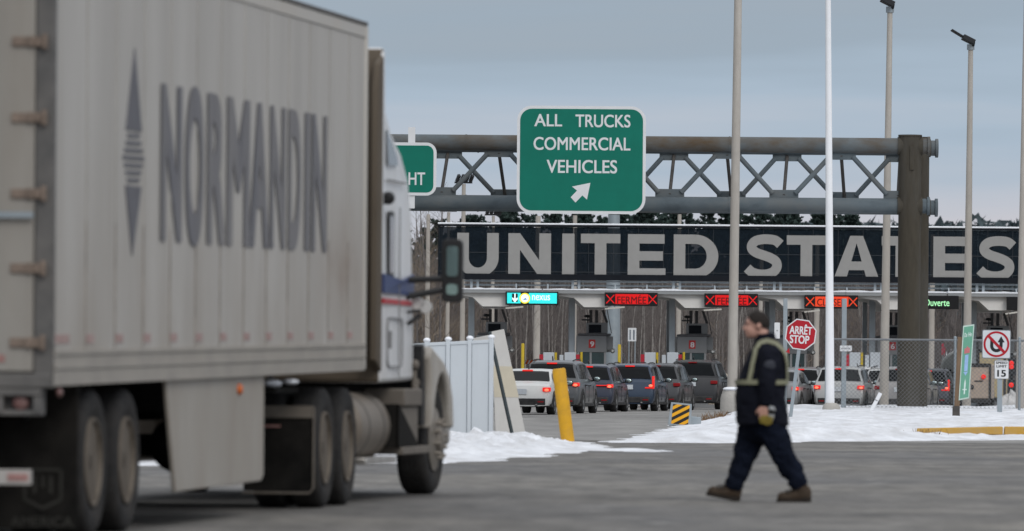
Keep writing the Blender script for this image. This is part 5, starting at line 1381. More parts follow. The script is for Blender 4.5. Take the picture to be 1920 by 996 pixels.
    # lower trim, bumper, seams
    b = MB(); b.box(-hw * .80, hw * .80, -.022, .05, .30, .50); b.box(-hw * .98, hw * .98, .3, L - .35, zf - .03, zf + .07)
    b.build('bumper', M_cartrim, t, bevel=.02)
    zr = at(.03 * L)[1]
    # tail lamps
    zl = zr - .10
    for sg in (1, -1):
        b = MB()
        if lampstyle == 'bar': b.box(min(sg * hw * .25, sg * hw * .93), max(sg * hw * .25, sg * hw * .93), -.0 + .012, .16, zl - .012, zl + .018); b.box(min(sg * hw * .74, sg * hw * .955), max(sg * hw * .74, sg * hw * .955), .02, .26, zl - .07, zl + .045)
        elif lampstyle == 'tall': b.box(min(sg * hw * .885, sg * hw * .955), max(sg * hw * .83, sg * hw * .955), .03, .30, zl - .14, zl + .30); b.box(min(sg * hw * .62, sg * hw * .9), max(sg * hw * .62, sg * hw * .9), .025, .2, zl - .13, zl - .08)
        else: b.box(min(sg * hw * .70, sg * hw * .955), max(sg * hw * .70, sg * hw * .955), .015, .26, zl - .075, zl + .05)
        tl = b.build('taillight', M_brake if lights == 'on' else M_lens, t, bevel=.015)
        if lights == 'on':
            b = MB(); b.ellipsoid((sg * hw * .84, .01, zl - .03), (.07, .03, .045), 12, 8); b.build('lamp_core', M_brakecore, tl, smooth=True)
    b = MB(); yb_ = at(rb * L)
    b.box(-.16, .16, rb * L - .06, rb * L + .05, yb_[1] + .0, yb_[1] + .045); b.build('brake_light', M_brake if lights in ('on', 'top') else M_lens, t)
    if plate:
        b = MB(); b.box(-.16, .16, .0, .03, zl - .16, zl - .0); b.build('number_plate', M_plate, t)
    b = MB()
    for sg in (1, -1): b.box(min(sg * hw * .55, sg * hw * .75), max(sg * hw * .55, sg * hw * .75), -.03, .0, .38, .42)
    b.build('reflector', M_lens, t)
    # doors: seams and handles
    b = MB()
    for sg in (1, -1):
        for q in (.27, .44, .66):
            _, zt, zb, w = at(q * L); b.box(min(sg * w * .985, sg * (w + .003)), max(sg * w * .985, sg * (w + .003)), q * L - .006, q * L + .006, zf + .12, zb - .12)
        for q in (.31, .48):
            _, zt, zb, w = at(q * L); b.box(min(sg * w, sg * (w + .03)), max(sg * w, sg * (w + .03)), q * L - .1, q * L + .1, zb - .16, zb - .12)
    b.build('door_trim', M_cartrim, t)
    for sg in (1, -1):
        _, zt, zb, w = at(.63 * L)
        b = MB(); b.ellipsoid((sg * (w + .13), .63 * L, zb + .09), (.13, .07, .085), 12, 8); b.beam((sg * w * .93, .64 * L, zb + .03), (sg * (w + .08), .63 * L, zb + .05), .05)
        mi = b.build('side_mirror', M_cartrim, t, smooth=True)
        b = MB(); b.ellipsoid((sg * (w + .13), .63 * L - .06, zb + .09), (.105, .02, .065), 12, 8); b.build('mirror_glass', mat('car_mirror', (.35, .42, .42), .1, .9), mi, smooth=True)
    if roof_rail and kind != 'sedan':
        for sg in (1, -1):
            b = MB(); b.tube([(sg * hw * .66, q * L, at(q * L)[1] + .03) for q in (.14, .25, .4, .52)], .02, 6); b.build('roof_rail', M_cartrim, t)
    b = MB(); b.beam((0, .14 * L if kind != 'sedan' else .33 * L, at(.33 * L)[1] - .0), (0, .12 * L if kind != 'sedan' else .31 * L, at(.33 * L)[1] + .11), .03, .07); b.build('antenna', M_cartrim, t)
    for sg in (1, -1):
        b = MB(); b.ellipsoid((sg * hw * .5, -.0, .30), (.05, .05, .035), 10, 6); b.build('exhaust', M_carrim, t, smooth=True)
        for q in (.175, .80):
            r = .335 * (1.08 if kind != 'sedan' else 1); yy = q * L
            # dark wheel arch
            b = MB(); w = at(yy)[3]; pts = [(yy + (r + .07) * math.cos(R(a)), r + (r + .07) * math.sin(R(a))) for a in range(-30, 211, 16)]
            b.prism(pts, lambda u, v, d: (sg * (w - .05 + d), u, max(v, zf - .04)), 0, .056); b.build('wheel_arch', M_cartrim, t)
            b = MB(); b.lathe([(-.22 * sg, r * .6), (-.22 * sg, r * .93), (-.19 * sg, r), (-.02 * sg, r), (.01 * sg, r * .94), (.012 * sg, r * .72), (-.01 * sg, r * .66)], 26)
            wh = b.build('wheel', M_cartyre, t, smooth=True, ang=45); wh.location = (sg * (w + .01), yy, r)
            b = MB(); b.lathe([(-.03 * sg, r * .65), (.005 * sg, r * .62), (-.015 * sg, r * .5), (.0, r * .16), (.012 * sg, .03)], 20)
            b.build('rim', M_carrim, wh, smooth=True)
    return t
vehicle('sedan', 'white sedan with lit brake light at the near end of the car queue', 1034, 61.5, ('white', (.62, .62, .60), .35, .0), L=4.9, Wd=1.85, Hs=.965, plate=True)
vehicle('suv', 'grey-black SUV in the queue just ahead of the white sedan', 1088, 59.0, ('charcoal', (.075, .08, .085)), L=4.9, Wd=1.95, Hs=1.02, lampstyle='bar')
vehicle('suv', 'dark navy SUV third in the car queue', 1151, 55.8, ('navy', (.028, .034, .055)), L=4.6, Wd=1.87, Hs=.97, lampstyle='bar')
vehicle('suv', 'dark blue SUV with tall L-shaped brake lights fourth in the car queue', 1228, 54.0, ('blue', (.028, .045, .075)), L=4.6, Wd=1.86, Hs=1.0, lampstyle='tall')
vehicle('suv', 'unlit graphite SUV between the blue SUV and the large black one', 1277, 52.3, ('graphite', (.055, .056, .06)), L=4.9, Wd=1.93, Hs=1.02, lights='off')
vehicle('big', 'large dirty black SUV behind the thick grey pole', 1347, 50.2, ('black', (.028, .028, .03)), L=5.1, Wd=2.02, Hs=1.03, lights='off')
vehicle('sedan', 'grey sedan behind the leaning stop sign post', 1499, 53.6, ('grey', (.20, .205, .21)), L=4.7, Wd=1.82, Hs=1.02, rot=-10)
vehicle('suv', 'ash grey SUV with lit brake lights just beyond the stop sign', 1543, 49.3, ('ash', (.24, .245, .25)), L=4.5, Wd=1.85, Hs=.98)
vehicle('suv', 'silver SUV with roof rails behind the square steel post', 1622, 53.2, ('silver', (.36, .365, .36)), L=4.8, Wd=1.86, Hs=.98)
vehicle('big', 'white pickup-sized SUV behind the gantry lamp post', 1652, 48.0, ('bright_white', (.66, .66, .66), .35, .0), L=5.2, Wd=2.0, Hs=.93, lights='off')
vehicle('suv', 'pale SUV with red roof light glimpsed next to the gantry post', 1707, 50.4, ('pale', (.46, .465, .46)), L=4.6, Wd=1.85, Hs=.97)
vehicle('suv', 'dirty silver hatchback just past the gantry post', 1733, 53.5, ('dust', (.26, .25, .245)), L=4.3, Wd=1.8, Hs=.98, lights='off')
vehicle('suv', 'grey hatchback with red marker behind the chain-link fence', 1746, 51.2, ('mist', (.21, .205, .20)), L=4.3, Wd=1.8, Hs=.95, lights='on')
vehicle('suv', 'dark SUV with glowing brake light beside the leaning green panel', 1782, 48.6, ('slate', (.05, .052, .065)), L=4.5, Wd=1.83, Hs=.97, lampstyle='tall')

# tanker lorry with a ladder, box lorries beyond
s = 46; c = G(1815, s); O = (c.x, c.y, 0)
t = thing('tanker_truck', 'grey tanker truck with a black rear ladder behind the leaning green panel', 'truck', O, -R(6))
M_tankg = mat('tank_grey', (.50, .52, .50), .5, .0, var=.08, scale=2, dirt=(.36, .35, .32), damt=.5, dscale=1.5)
loc = lambda p: p
b = MB(); b.lathe([(0, .3), (0, .86), (.08, .96), (.12, .98), (6.5, .98), (6.6, .9)], 36, (0, 0, 0), 'y'); tk = b.build('tank', M_tankg, t, smooth=True, xf=lambda p: Vector((p.x * 1.15, p.y, p.z * .78 + 1.72)))
b = MB(); b.text('Mo', facing(-.02), -.95, -.45, 1.32, 1.62, bold=.03, d=.0); b.build('lettering', M_black, t)
b = MB()
for x in (.42, .86): b.tube([(x, -.12, .9), (x, -.12, 2.62)], .025, 6)
for q in range(6): z = 1.0 + q * .3; b.tube([(x - .44, -.12, z), (x, -.12, z)], .018, 6)
b.build('ladder', M_lamp, t)
b = MB(); b.box(-1.1, 1.1, -.1, 7, .62, .95); b.box(-1.15, 1.15, -.15, -.05, .45, .68); b.build('chassis', M_cartrim, t)
for sg in (1, -1):
    for yy in (1.0, 2.3):
        b = MB(); b.lathe([(-.28 * sg, .3), (-.28 * sg, .47), (-.24 * sg, .5), (-.03 * sg, .5), (0, .46), (-.01 * sg, .3), (-.08 * sg, .26), (-.06 * sg, .05)], 24); w_ = b.build('wheel', M_cartyre, t, smooth=True, ang=45); w_.location = (sg * 1.16, yy, .5)
    b = MB(); b.box(sg * .9 - .1, sg * .9 + .1, -.17, -.14, .55, .65); b.build('taillight', M_lens, t)
def box_lorry(px, s, col, label, w=2.2, h=2.3, zb=.55, lamps=()):
    c = G(px, s); O = (c.x, c.y, 0)
    t = thing('service_truck', label, 'truck', O, -R(6))
    b = MB(); b.box(-w / 2, w / 2, 0, 4.5, zb, h); b.build('cargo_box', mat('lorry_' + col[0], col[1], .6, var=.1, scale=2, dirt=(.2, .18, .15), damt=.5), t, bevel=.04)
    b = MB(); b.box(-w / 2 - .03, -w / 2 + .06, -.02, .04, zb, h); b.box(w / 2 - .06, w / 2 + .03, -.02, .04, zb, h); b.box(-w / 2, w / 2, -.02, .04, h - .1, h + .03); b.box(-w / 2, w / 2, -.06, .1, zb - .15, zb); b.build('rear_frame', M_cartrim, t)
    b = MB(); b.lathe([(-.03, .09), (.0, .09)], 16, (-.1, 0, lerp(zb, h, .34)), 'y'); b.box(.0, .3, -.03, -.005, lerp(zb, h, .5), lerp(zb, h, .53)); b.build('latch', M_cartrim, t)
    b = MB(); b.prism([(-w / 2 + .1, 0), (w / 2 - .1, 0), (w / 2 - .1, .55), (-w / 2 + .1, .55)], lambda u, v, d: (u, 4.65 + d + v * .2, h * .45 + v * 1.2), 0, 1.6); b.build('cab', mat('lorry_' + col[0], col[1], .6), t, bevel=.05)
    for sg in (1, -1):
        for yy in (.9, 5.0):
            b = MB(); b.lathe([(-.25 * sg, .25), (-.25 * sg, .40), (-.2 * sg, .43), (-.03 * sg, .43), (0, .38), (-.02 * sg, .22), (-.05 * sg, .05)], 22); w_ = b.build('wheel', M_cartyre, t, smooth=True, ang=45); w_.location = (sg * (w / 2 - .02), yy, .43)
    for lx, lz, r in lamps:
        b = MB(); b.lathe([(-.10, r * .7), (-.07, r), (.0, r)], 16, (lx, 0, lz), 'y'); b.build('taillight', M_brake, t, smooth=True)
    return t
box_lorry(1827, 52, ('beige', (.46, .37, .30)), 'small beige service truck with one red lamp below the struck-out arrow sign', 1.15, 1.75, .5, ((.33, 1.30, .085),))
box_lorry(1859, 48.5, ('ochre', (.46, .37, .21)), 'ochre service truck beside the speed limit sign', 1.05, 2.35, .5)
# traffic signal with red lamps
s = 55; c = P(1896, 770, s); O = (c.x, c.y, 0)
t = thing('traffic_signal', 'dark traffic signal glowing red beside the speed limit sign', 'traffic light', O)
b = MB(); b.tube([(c.x, c.y, 0), (c.x, c.y, 2.1)], .06, 10); b.build('pole_shaft', M_lamp, t, smooth=True, off=O)
for y0, y1, lp in ((672, 704, (681, 688)), (712, 745, (722,))):
    za, zb_ = P(1896, y0, s).z, P(1896, y1, s).z
    b = MB(); b.box(c.x - .14, c.x + .14, c.y - .22, c.y - .02, zb_, za); sh_ = b.build('signal_housing', M_lamp, t, bevel=.02, off=O)
    for k, yl in enumerate(lp):
        z = P(1896, yl, s).z; b = MB(); b.lathe([(-.25, .05), (-.225, .085), (-.2, .085)], 16, (c.x - .02, c.y, z), 'y'); b.build('red_lamp', M_brake, sh_, smooth=True, off=O)
# low snow-roofed building far beyond
s = 33; x0 = P(1758, 690, s).x; x1 = P(1840, 690, s).x; yb = F / s
O = ((x0 + x1) / 2, yb, 0)
t = thing('low_building', 'low grey building with a snow-covered roof far behind the tanker', 'building', O)
b = MB(); b.box(x0, x1, yb, yb + 9, -.1, 1.75); b.build('wall', mat('far_wall', (.20, .19, .195), .8, var=.1), t, off=O)
b = MB(); b.prism([(x0 - .2, 1.75), (x1 + .2, 1.75), ((x0 + x1) / 2, 3.0)], lambda u, v, d: (u, yb - .25 + d, v), 0, 9.5); b.build('roof', M_snow_clean, t, off=O)
b = MB(); b.box(x0 + .8, x0 + 1.4, yb - .03, yb, .2, 1.4); b.box(x0 + 1.8, x0 + 2.3, yb - .02, yb, .8, 1.4); b.build('window', M_carglass, t, off=O)
c = P(1768, 655, 36); t = thing('red_flag', 'narrow red banner on a thin pole near the snow-roofed building', 'banner', (c.x, c.y, 0))
b = MB(); b.tube([(c.x, c.y, 0), (c.x, c.y, 3.1)], .03, 8); b.build('pole_shaft', M_galv, t, off=t.location)
b = MB(); b.prism([(c.x - .08, c.z - .3), (c.x + .08, c.z - .3), (c.x + .12, c.z), (c.x + .06, c.z + .3), (c.x - .06, c.z + .3)], facing(c.y - .04), 0, .02); b.build('cloth', mat('banner_red', (.5, .02, .06), .6), t, off=t.location)
# ================================================================== WOODS
rnd = random.Random(42)
M_bark = mat('grey_bark', (.135, .122, .116), .9, var=.3, scale=3)
M_barkd = mat('dark_bark', (.075, .067, .064), .9, var=.3, scale=3)
M_birch = mat('pale_bark', (.29, .275, .255), .85, var=.25, scale=4, dirt=(.1, .09, .085), damt=.6, dscale=5)
M_twig = mat('twig', (.118, .103, .097), .9, var=.3, scale=2)
M_twigtan = mat('tan_twig', (.19, .155, .12), .9, var=.3, scale=2)
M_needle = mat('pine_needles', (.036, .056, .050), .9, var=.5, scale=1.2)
M_needle2 = mat('hazed_pine_needles', (.060, .080, .088), .9, var=.35, scale=.8)  # distance haze put into the colour: paler and bluer than the near needles
def bare_tree(seed, h, m, mt, spread=1.0, lean=0.0, label='', r0=.075, start=.28, nb=26):
    rr = random.Random(seed)
    t = thing('bare_tree', label, 'tree', (0, 0, 0), 0, 'bare trees in the woods behind the booths')
    b = MB(); pts = []; x = y = 0; dx, dy = lean, 0
    N = 7
    for i in range(N + 1):
        pts.append(Vector((x, y, h * i / N))); dx += rr.gauss(0, .05); dy += rr.gauss(0, .05); x += dx * h / N * .6; y += dy * h / N * .6
    b.tube(pts, [r0 * (1 - .85 * i / N) for i in range(N + 1)], 6)
    b.build('trunk', m, t, smooth=True)
    def along(f):
        f *= N; i = min(int(f), N - 1); return pts[i].lerp(pts[i + 1], f - i)
    b = MB()
    def twig(p, d, l, r, depth):
        q = p + d * l * .5 + Vector((rr.gauss(0, .04), rr.gauss(0, .04), .03)) * l; e = p + d * l + Vector((rr.gauss(0, .08), rr.gauss(0, .08), .12)) * l
        b.tube([p, q, e], [r, r * .7, r * .25], 3, cap=False)
        if depth:
            for k in range(rr.randint(3, 5)):
                f = rr.uniform(.25, .95); s0 = p.lerp(q, f * 2) if f < .5 else q.lerp(e, f * 2 - 1)
                nd = (d + Vector((rr.gauss(0, .5), rr.gauss(0, .5), rr.uniform(.0, .5)))).normalized()
                twig(s0, nd, l * rr.uniform(.35, .6), r * .55, depth - 1)
    for k in range(nb):
        f = start + (1 - start) * (k + rr.random()) / nb
        a = rr.uniform(0, 6.283); up_ = rr.uniform(.55, 1.1)
        d = Vector((math.cos(a) * spread, math.sin(a) * spread, up_)).normalized()
        twig(along(min(f, .99)), d, h * .24 * (1.15 - f) * rr.uniform(.7, 1.25), r0 * .26 * (1.2 - f), 2)
    b.build('crown', mt, t)
    return t
LB = 'slim bare grey tree in the woods behind the booths'
LBT = 'bare tan-twigged tree in the woods behind the booths'
LBP = 'pale-barked bare tree standing out in the woods behind the booths'
kinds = [(bare_tree(11, 7.8, M_bark, M_twig, label=LB), 0), (bare_tree(12, 7.2, M_barkd, M_twig, 1.15, label=LB, r0=.085), 0), (bare_tree(13, 8.2, M_bark, M_twig, .9, .04, label=LB, r0=.06), 0),
         (bare_tree(14, 7.4, M_birch, M_twig, .8, -.03, label=LBP, r0=.042, start=.35), 1), (bare_tree(15, 8.0, M_birch, M_twig, .9, .05, label=LBP, r0=.042, start=.3), 1),
         (bare_tree(16, 7.0, M_bark, M_twigtan, 1.2, 0, label=LBT, r0=.07, start=.18, nb=30), 2)]
used = set()
def plant(k, x, y, sc, rz):
    o, kd = kinds[k]
    if k not in used: used.add(k); o.location = (x, y, rise(x, y) if y > 350 else -.02); o.rotation_euler = (0, 0, rz); o.scale = (sc,) * 3; return o
    return copy_tree(o, (x, y, rise(x, y) if y > 350 else -.02), rz, sc)
def wood_x(px, y): return (px - HX) * y / F
spots = []
for i in range(185):
    px = rnd.uniform(770, 1700); y = rnd.uniform(322, 372)
    k = rnd.choice([0, 0, 1, 2, 2, 3, 3, 4, 4, 5])
    plant(k, wood_x(px, y), y, rnd.uniform(.72, .93), rnd.uniform(0, 6.28))
for i in range(26):       # taller group left of the lettered screen
    px = rnd.uniform(690, 832); y = rnd.uniform(305, 350)
    plant(rnd.choice([0, 2, 5, 5, 5]), wood_x(px, y), y, rnd.uniform(1.05, 1.32), rnd.uniform(0, 6.28))
for px, sc in ((1208, 1.05), (1222, 1.0), (1200, .95), (985, .95), (1052, 1.0), (1165, .95), (1235, .95), (1380, 1), (1480, .95), (1500, 1), (1532, 1.0), (1620, .95), (1105, .98), (1030, 1)):
    y = rnd.uniform(308, 320); plant(rnd.choice([3, 4]), wood_x(px, y), y, sc * .9, rnd.uniform(0, 6.28))
# trees outside the picture's edges so the wood does not stop at the frame
for i in range(30):
    px = rnd.choice([rnd.uniform(300, 700), rnd.uniform(1700, 2300)]); y = rnd.uniform(335, 385)
    plant(rnd.choice([0, 1, 2, 5]), wood_x(px, y), y, rnd.uniform(.8, 1.0), rnd.uniform(0, 6.28))
# the thicket behind them reads as one brown-grey mass of stems and twigs
b = MB()
for i in range(9000):
    y = rnd.uniform(345, 440); px = rnd.uniform(250, 2350); x = wood_x(px, y); z0 = rise(x, y) - .1
    h = rnd.uniform(3.5, 7.6) if y < 400 else rnd.uniform(4, 6.2)
    if px > 1715: h *= .62
    lean = Vector((rnd.gauss(0, .05), rnd.gauss(0, .05), 1)); r = rnd.uniform(.02, .05)
    p = Vector((x, y, z0)); q = p + lean * h
    b.tube([p, q], [r, r * .3], 3, cap=False)
    for k in range(6):
        f = rnd.uniform(.15, .95); a = rnd.uniform(0, 6.28); l = rnd.uniform(.4, 1.3)
        s0 = p.lerp(q, f); e = s0 + Vector((math.cos(a) * l * .6, math.sin(a) * l * .6, l * .8)); w = Vector((-math.sin(a), math.cos(a), .3)) * .016
        k0 = b.addv([s0 - w, s0 + w, e]); b.face((k0, k0 + 1, k0 + 2))
tag(b.build('thicket', mat('thicket_twigs', (.112, .100, .096), .95, var=.4, scale=.35)), 'dense brown-grey thicket of bare stems behind the booths', 'thicket', kind='stuff')

def pine(seed, h, label, m=None, w=1.0):
    rr = random.Random(seed)
    t = thing('pine_tree', label, 'tree', (0, 0, 0), 0, 'pines rising behind the lettered screen')
    b = MB(); b.tube([(0, 0, 0), (rr.gauss(0, .1), rr.gauss(0, .1), h * .55), (rr.gauss(0, .12), 0, h * .98)], [.17, .11, .03], 7); b.build('trunk', M_barkd, t, smooth=True)
    b = MB(); z = h * .22
    while z < h * .99:
        f = z / h; nb = rr.randint(4, 6); Lr = w * h * .16 * (1.02 - f ** 5) ** .5 * (1 if f > .4 else .85)
        for k in range(nb):
            if rr.random() < .14: continue
            a = rr.uniform(0, 6.283); L_ = Lr * rr.uniform(.55, 1.25); upw = .25 + .55 * f * f
            d = Vector((math.cos(a), math.sin(a), upw)).normalized(); p0 = Vector((0, 0, z)); p1 = p0 + d * L_
            b.tube([p0, p1], [.028, .008], 3, cap=False)
            n = int(20 * L_) + 9
            for q in range(n):
                g = rr.uniform(.25, 1.03); c = p0.lerp(p1, g) + Vector((rr.gauss(0, .10), rr.gauss(0, .10), rr.gauss(.03, .07))) * (.5 + L_ * .35)
                for u in range(3):
                    dd = (d * .6 + Vector((rr.gauss(0, .7), rr.gauss(0, .7), rr.gauss(.45, .5)))).normalized(); ll = rr.uniform(.18, .40)
                    sd = dd.cross(Vector((rr.gauss(0, 1), rr.gauss(0, 1), rr.gauss(0, 1)))).normalized() * ll * .36
                    k0 = b.addv([c - sd * .4, c + dd * ll * .55 - sd, c + dd * ll, c + dd * ll * .55 + sd]); b.face((k0, k0 + 1, k0 + 2, k0 + 3))
        z += h * rr.uniform(.035, .06)
    b.build('crown', m or M_needle, t)
    return t
PL = 'dark green pine rising behind the lettered screen'
pines = [pine(21, 11.5, PL, w=.85), pine(22, 11.0, PL, w=1.0), pine(23, 12, PL, w=.72)]
pu = set()
def plant_pine(k, x, y, sc, rz, zb, lab=None):
    o = pines[k]
    if k not in pu: pu.add(k); o.location = (x, y, zb); o.scale = (sc,) * 3; o.rotation_euler = (0, 0, rz); return
    copy_tree(o, (x, y, zb), rz, sc, lab)
tops = [(868, 412), (886, 414), (905, 418), (945, 403), (960, 401), (972, 406), (995, 409), (1040, 411), (1072, 406), (1086, 403), (1098, 407), (1128, 407), (1146, 404), (1160, 408), (1186, 403), (1202, 399), (1213, 405), (1243, 400), (1256, 398), (1270, 402), (1290, 402), (1328, 402), (1362, 398), (1374, 405), (1398, 410), (1428, 407), (1446, 404), (1462, 403), (1480, 405), (1494, 409), (1534, 405), (1546, 403), (1566, 406), (1580, 408), (1596, 412), (820, 412), (742, 408), (700, 404), (650, 402)]
for i, (px, py) in enumerate(tops):
    y = rnd.uniform(410, 455); s = F / y; p = P(px, py - 2, s); zb = rise(p.x, y) - .1; k = i % 3; h0 = (11.5, 11.0, 12)[k]
    plant_pine(k, p.x, y, (p.z - zb) / h0, rnd.uniform(0, 6.28), zb)
# lower dark conifers filling the band seen through the screen and at the right
for i in range(34):
    px = rnd.uniform(760, 1720); y = rnd.uniform(440, 500); s = F / y; x = wood_x(px, y); zb = rise(x, y) - .1; k = rnd.randrange(3)
    top = P(px, rnd.uniform(434, 455), s).z
    plant_pine(k, x, y, (top - zb) / (11.5, 11.0, 12)[k], rnd.uniform(0, 6.28), zb)
# far blue-green tree line on the right: one distant mass
b = MB()
def far_hill(x, y): return -.05 + smooth01((y - 720) / 500) * 16
for i in range(1500):
    y = rnd.uniform(900, 1250); px = rnd.uniform(1500, 2600); x = wood_x(px, y); zb = far_hill(x, y)
    top = P(px, 424 + 7 * mnoise.noise((px * .02, 0, 3)) + rnd.uniform(-3, 14) - (px > 1800) * 5, F / y).z
    h = max(4, min(top - zb, 22)); w = h * rnd.uniform(.14, .22); z0 = top - h
    for q in range(26):
        f = rnd.random(); r = w * (1 - f) * 1.1 + .15; a = rnd.uniform(0, 6.28); c = Vector((x + r * math.cos(a) * rnd.random(), y + r * math.sin(a) * rnd.random(), z0 + h * f))
        sz = rnd.uniform(.45, .9)
        k0 = b.addv([c + Vector((rnd.gauss(0, sz), rnd.gauss(0, sz), rnd.gauss(0, sz))) for _ in range(3)]); b.face((k0, k0 + 1, k0 + 2))
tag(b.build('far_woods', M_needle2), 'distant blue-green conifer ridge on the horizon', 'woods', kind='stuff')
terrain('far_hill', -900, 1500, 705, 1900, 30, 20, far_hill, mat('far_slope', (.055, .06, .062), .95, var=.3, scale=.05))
# dry brown verge beyond the booths
b = MB()
for i in range(5200):
    y = rnd.uniform(297, 318); x = wood_x(rnd.uniform(600, 2200), y); h = rnd.uniform(.15, .55); a = rnd.uniform(0, 6.28); w = .03
    k0 = b.addv([(x - w, y, -.03), (x + w, y, -.03), (x + math.cos(a) * h * .4, y, h)]); b.face((k0, k0 + 1, k0 + 2))
tag(b.build('dry_grass', mat('dry_grass', (.21, .135, .075), .95, var=.35)), 'rust-brown dry grass along the edge of the woods', 'grass', kind='stuff')

# ================================================================== THE WALKING MAN
MS = 206.6
pp = G(1425, MS); PO = (pp.x, pp.y, 0)
man = thing('person', 'man in navy work jacket with pale reflective bands striding across the asphalt', 'person', PO)
def mx_(x): return (x - 1425) / MS
def mz_(y): return (940.5 - y) / MS
def Q(x, y, d=0.0): return Vector((mx_(x), d, mz_(y)))
M_skin = mat('skin', (.50, .29, .23), .5, var=.08, scale=8)
M_jacket = mat('navy_jacket', (.0065, .0075, .013), .9, var=.3, scale=5, bump=.5, bscale=9, dirt=(.014, .015, .022), damt=.6, dscale=3, spec=.08)
M_trouser = mat('navy_trousers', (.006, .0085, .017), .9, var=.3, scale=5, bump=.5, bscale=9, spec=.08)
M_boot = mat('brown_boot', (.038, .024, .015), .8, var=.45, scale=10, dirt=(.075, .06, .045), damt=.5, dscale=6)
M_sole = mat('boot_sole', (.02, .016, .013), .8)
M_hair = mat('dark_hair', (.020, .016, .014), .8, var=.4, scale=14)
M_reflect = mat('reflective_band', (.22, .22, .15), .5, var=.12, scale=10)
def remesh(b, name, m, parent, vox=.012, it=6, folds=None):
    o = b.build(name, m, parent)
    r = o.modifiers.new('remesh', 'REMESH'); r.mode = 'VOXEL'; r.voxel_size = vox; r.use_smooth_shade = True
    sm = o.modifiers.new('smooth', 'SMOOTH'); sm.iterations = it; sm.factor = .5
    if folds:
        tx = bpy.data.textures.new(name + '_folds', 'CLOUDS'); tx.noise_scale = folds[1]; tx.noise_depth = 2
        dm = o.modifiers.new('folds', 'DISPLACE'); dm.texture = tx; dm.strength = folds[0]; dm.mid_level = .5; dm.texture_coords = 'LOCAL'
    return o
def limb(b, pts, n=16):
    """pts: (point, half-depth along X, half-width along Y)"""
    rings = []
    for i, (p, a, c) in enumerate(pts):
        d = (pts[min(i + 1, len(pts) - 1)][0] - pts[max(i - 1, 0)][0]).normalized()
        ex = Vector((0, 1, 0)).cross(d).normalized(); ey = d.cross(ex).normalized()
        rings.append([p + ex * a * math.cos(2 * math.pi * k / n) + ey * c * math.sin(2 * math.pi * k / n) for k in range(n)])
    b.loft(rings); b.ellipsoid(pts[0][0], (pts[0][1], pts[0][2], min(pts[0][1], pts[0][2]))); b.ellipsoid(pts[-1][0], (pts[-1][1], pts[-1][2], min(pts[-1][1], pts[-1][2])))
# joints
NEAR, FAR = -.10, .10
hipN, kneeN, ankN = Q(1441, 795, NEAR), Q(1472, 856, NEAR), Q(1502, 914, NEAR)       # trailing leg
hipF, kneeF, ankF = Q(1416, 795, FAR), Q(1398, 858, FAR), Q(1375, 920, FAR)           # leading leg
shN, elN, wrN = Q(1443, 664, -.235), Q(1436, 718, -.285), Q(1433, 757, -.265)
shF, elF, wrF = Q(1432, 664, .235), Q(1444, 720, .275), Q(1418, 757, .26)
# ---- body: one continuous surface (head, neck, trunk, arms, hands, legs)
b = MB()
hc = Q(1417, 609, 0)
b.ellipsoid(hc + Vector((.012, 0, .025)), (.100, .076, .098), 20, 14); b.ellipsoid(hc + Vector((-.038, 0, -.045)), (.066, .060, .078), 16, 12)
b.ellipsoid(hc + Vector((-.055, 0, -.092)), (.042, .042, .030), 12, 8)
b.ellipsoid(hc + Vector((-.100, 0, -.030)), (.026, .015, .022), 10, 8); b.ellipsoid(hc + Vector((-.086, 0, .0)), (.018, .012, .03), 10, 8)
b.ellipsoid(hc + Vector((-.085, 0, .022)), (.018, .05, .012), 12, 8)
b.ellipsoid(hc + Vector((-.090, 0, -.066)), (.014, .026, .008), 10, 6); b.ellipsoid(hc + Vector((-.086, 0, -.080)), (.014, .023, .008), 10, 6)
for sg in (1, -1):
    b.ellipsoid(hc + Vector((.022, sg * .076, -.008)), (.022, .012, .034), 10, 8)
limb(b, [(hc + Vector((.03, 0, -.03)), .06, .055), (Q(1436, 645), .062, .062)])
limb(b, [(Q(1437, 650), .08, .10), (Q(1436, 675), .12, .18), (Q(1434, 720), .13, .17), (Q(1430, 770), .13, .165), (Q(1428, 800), .12, .16)])
for hp, kn, an in ((hipN, kneeN, ankN), (hipF, kneeF, ankF)):
    limb(b, [(hp, .095, .085), (hp.lerp(kn, .5), .078, .07), (kn, .055, .052), (kn.lerp(an, .35), .055, .05), (an, .036, .036)])
for sh_, el, wr in ((shN, elN, wrN), (shF, elF, wrF)):
    limb(b, [(sh_, .055, .05), (el, .042, .04), (wr, .028, .03)])
def hand(b, wr, sg):
    palm = wr + Vector((-.012, 0, -.055)); rot = Matrix.Rotation(R(-12), 3, 'Y')
    b.ellipsoid(palm, (.042, .021, .052), 14, 10)
    b.tube([wr + Vector((0, 0, .01)), palm], [.027, .028], 10)
    for k, (dx, l) in enumerate(((-.034, .062), (-.012, .072), (.010, .068), (.030, .052))):
        base = palm + Vector((dx, -.004 * sg, -.040)); j1 = base + Vector((dx * .12, .008 * sg, -l * .48)); j2 = j1 + Vector((.004, .022 * sg, -l * .30)); tip = j2 + Vector((.006, .022 * sg, -l * .08))
        b.tube([base + Vector((0, 0, .02)), base, j1, j2, tip], [.0105, .0105, .0098, .0088, .0072], 8)
    t0 = palm + Vector((-.034, -.006 * sg, .018)); t1 = t0 + Vector((-.028, .010 * sg, -.030)); t2 = t1 + Vector((-.004, .020 * sg, -.030))
    b.tube([palm + Vector((-.015, 0, .02)), t0, t1, t2], [.014, .0135, .0115, .009], 8)
hand(b, wrN, 1); hand(b, wrF, -1)
remesh(b, 'body', M_skin, man, .0075, 3)
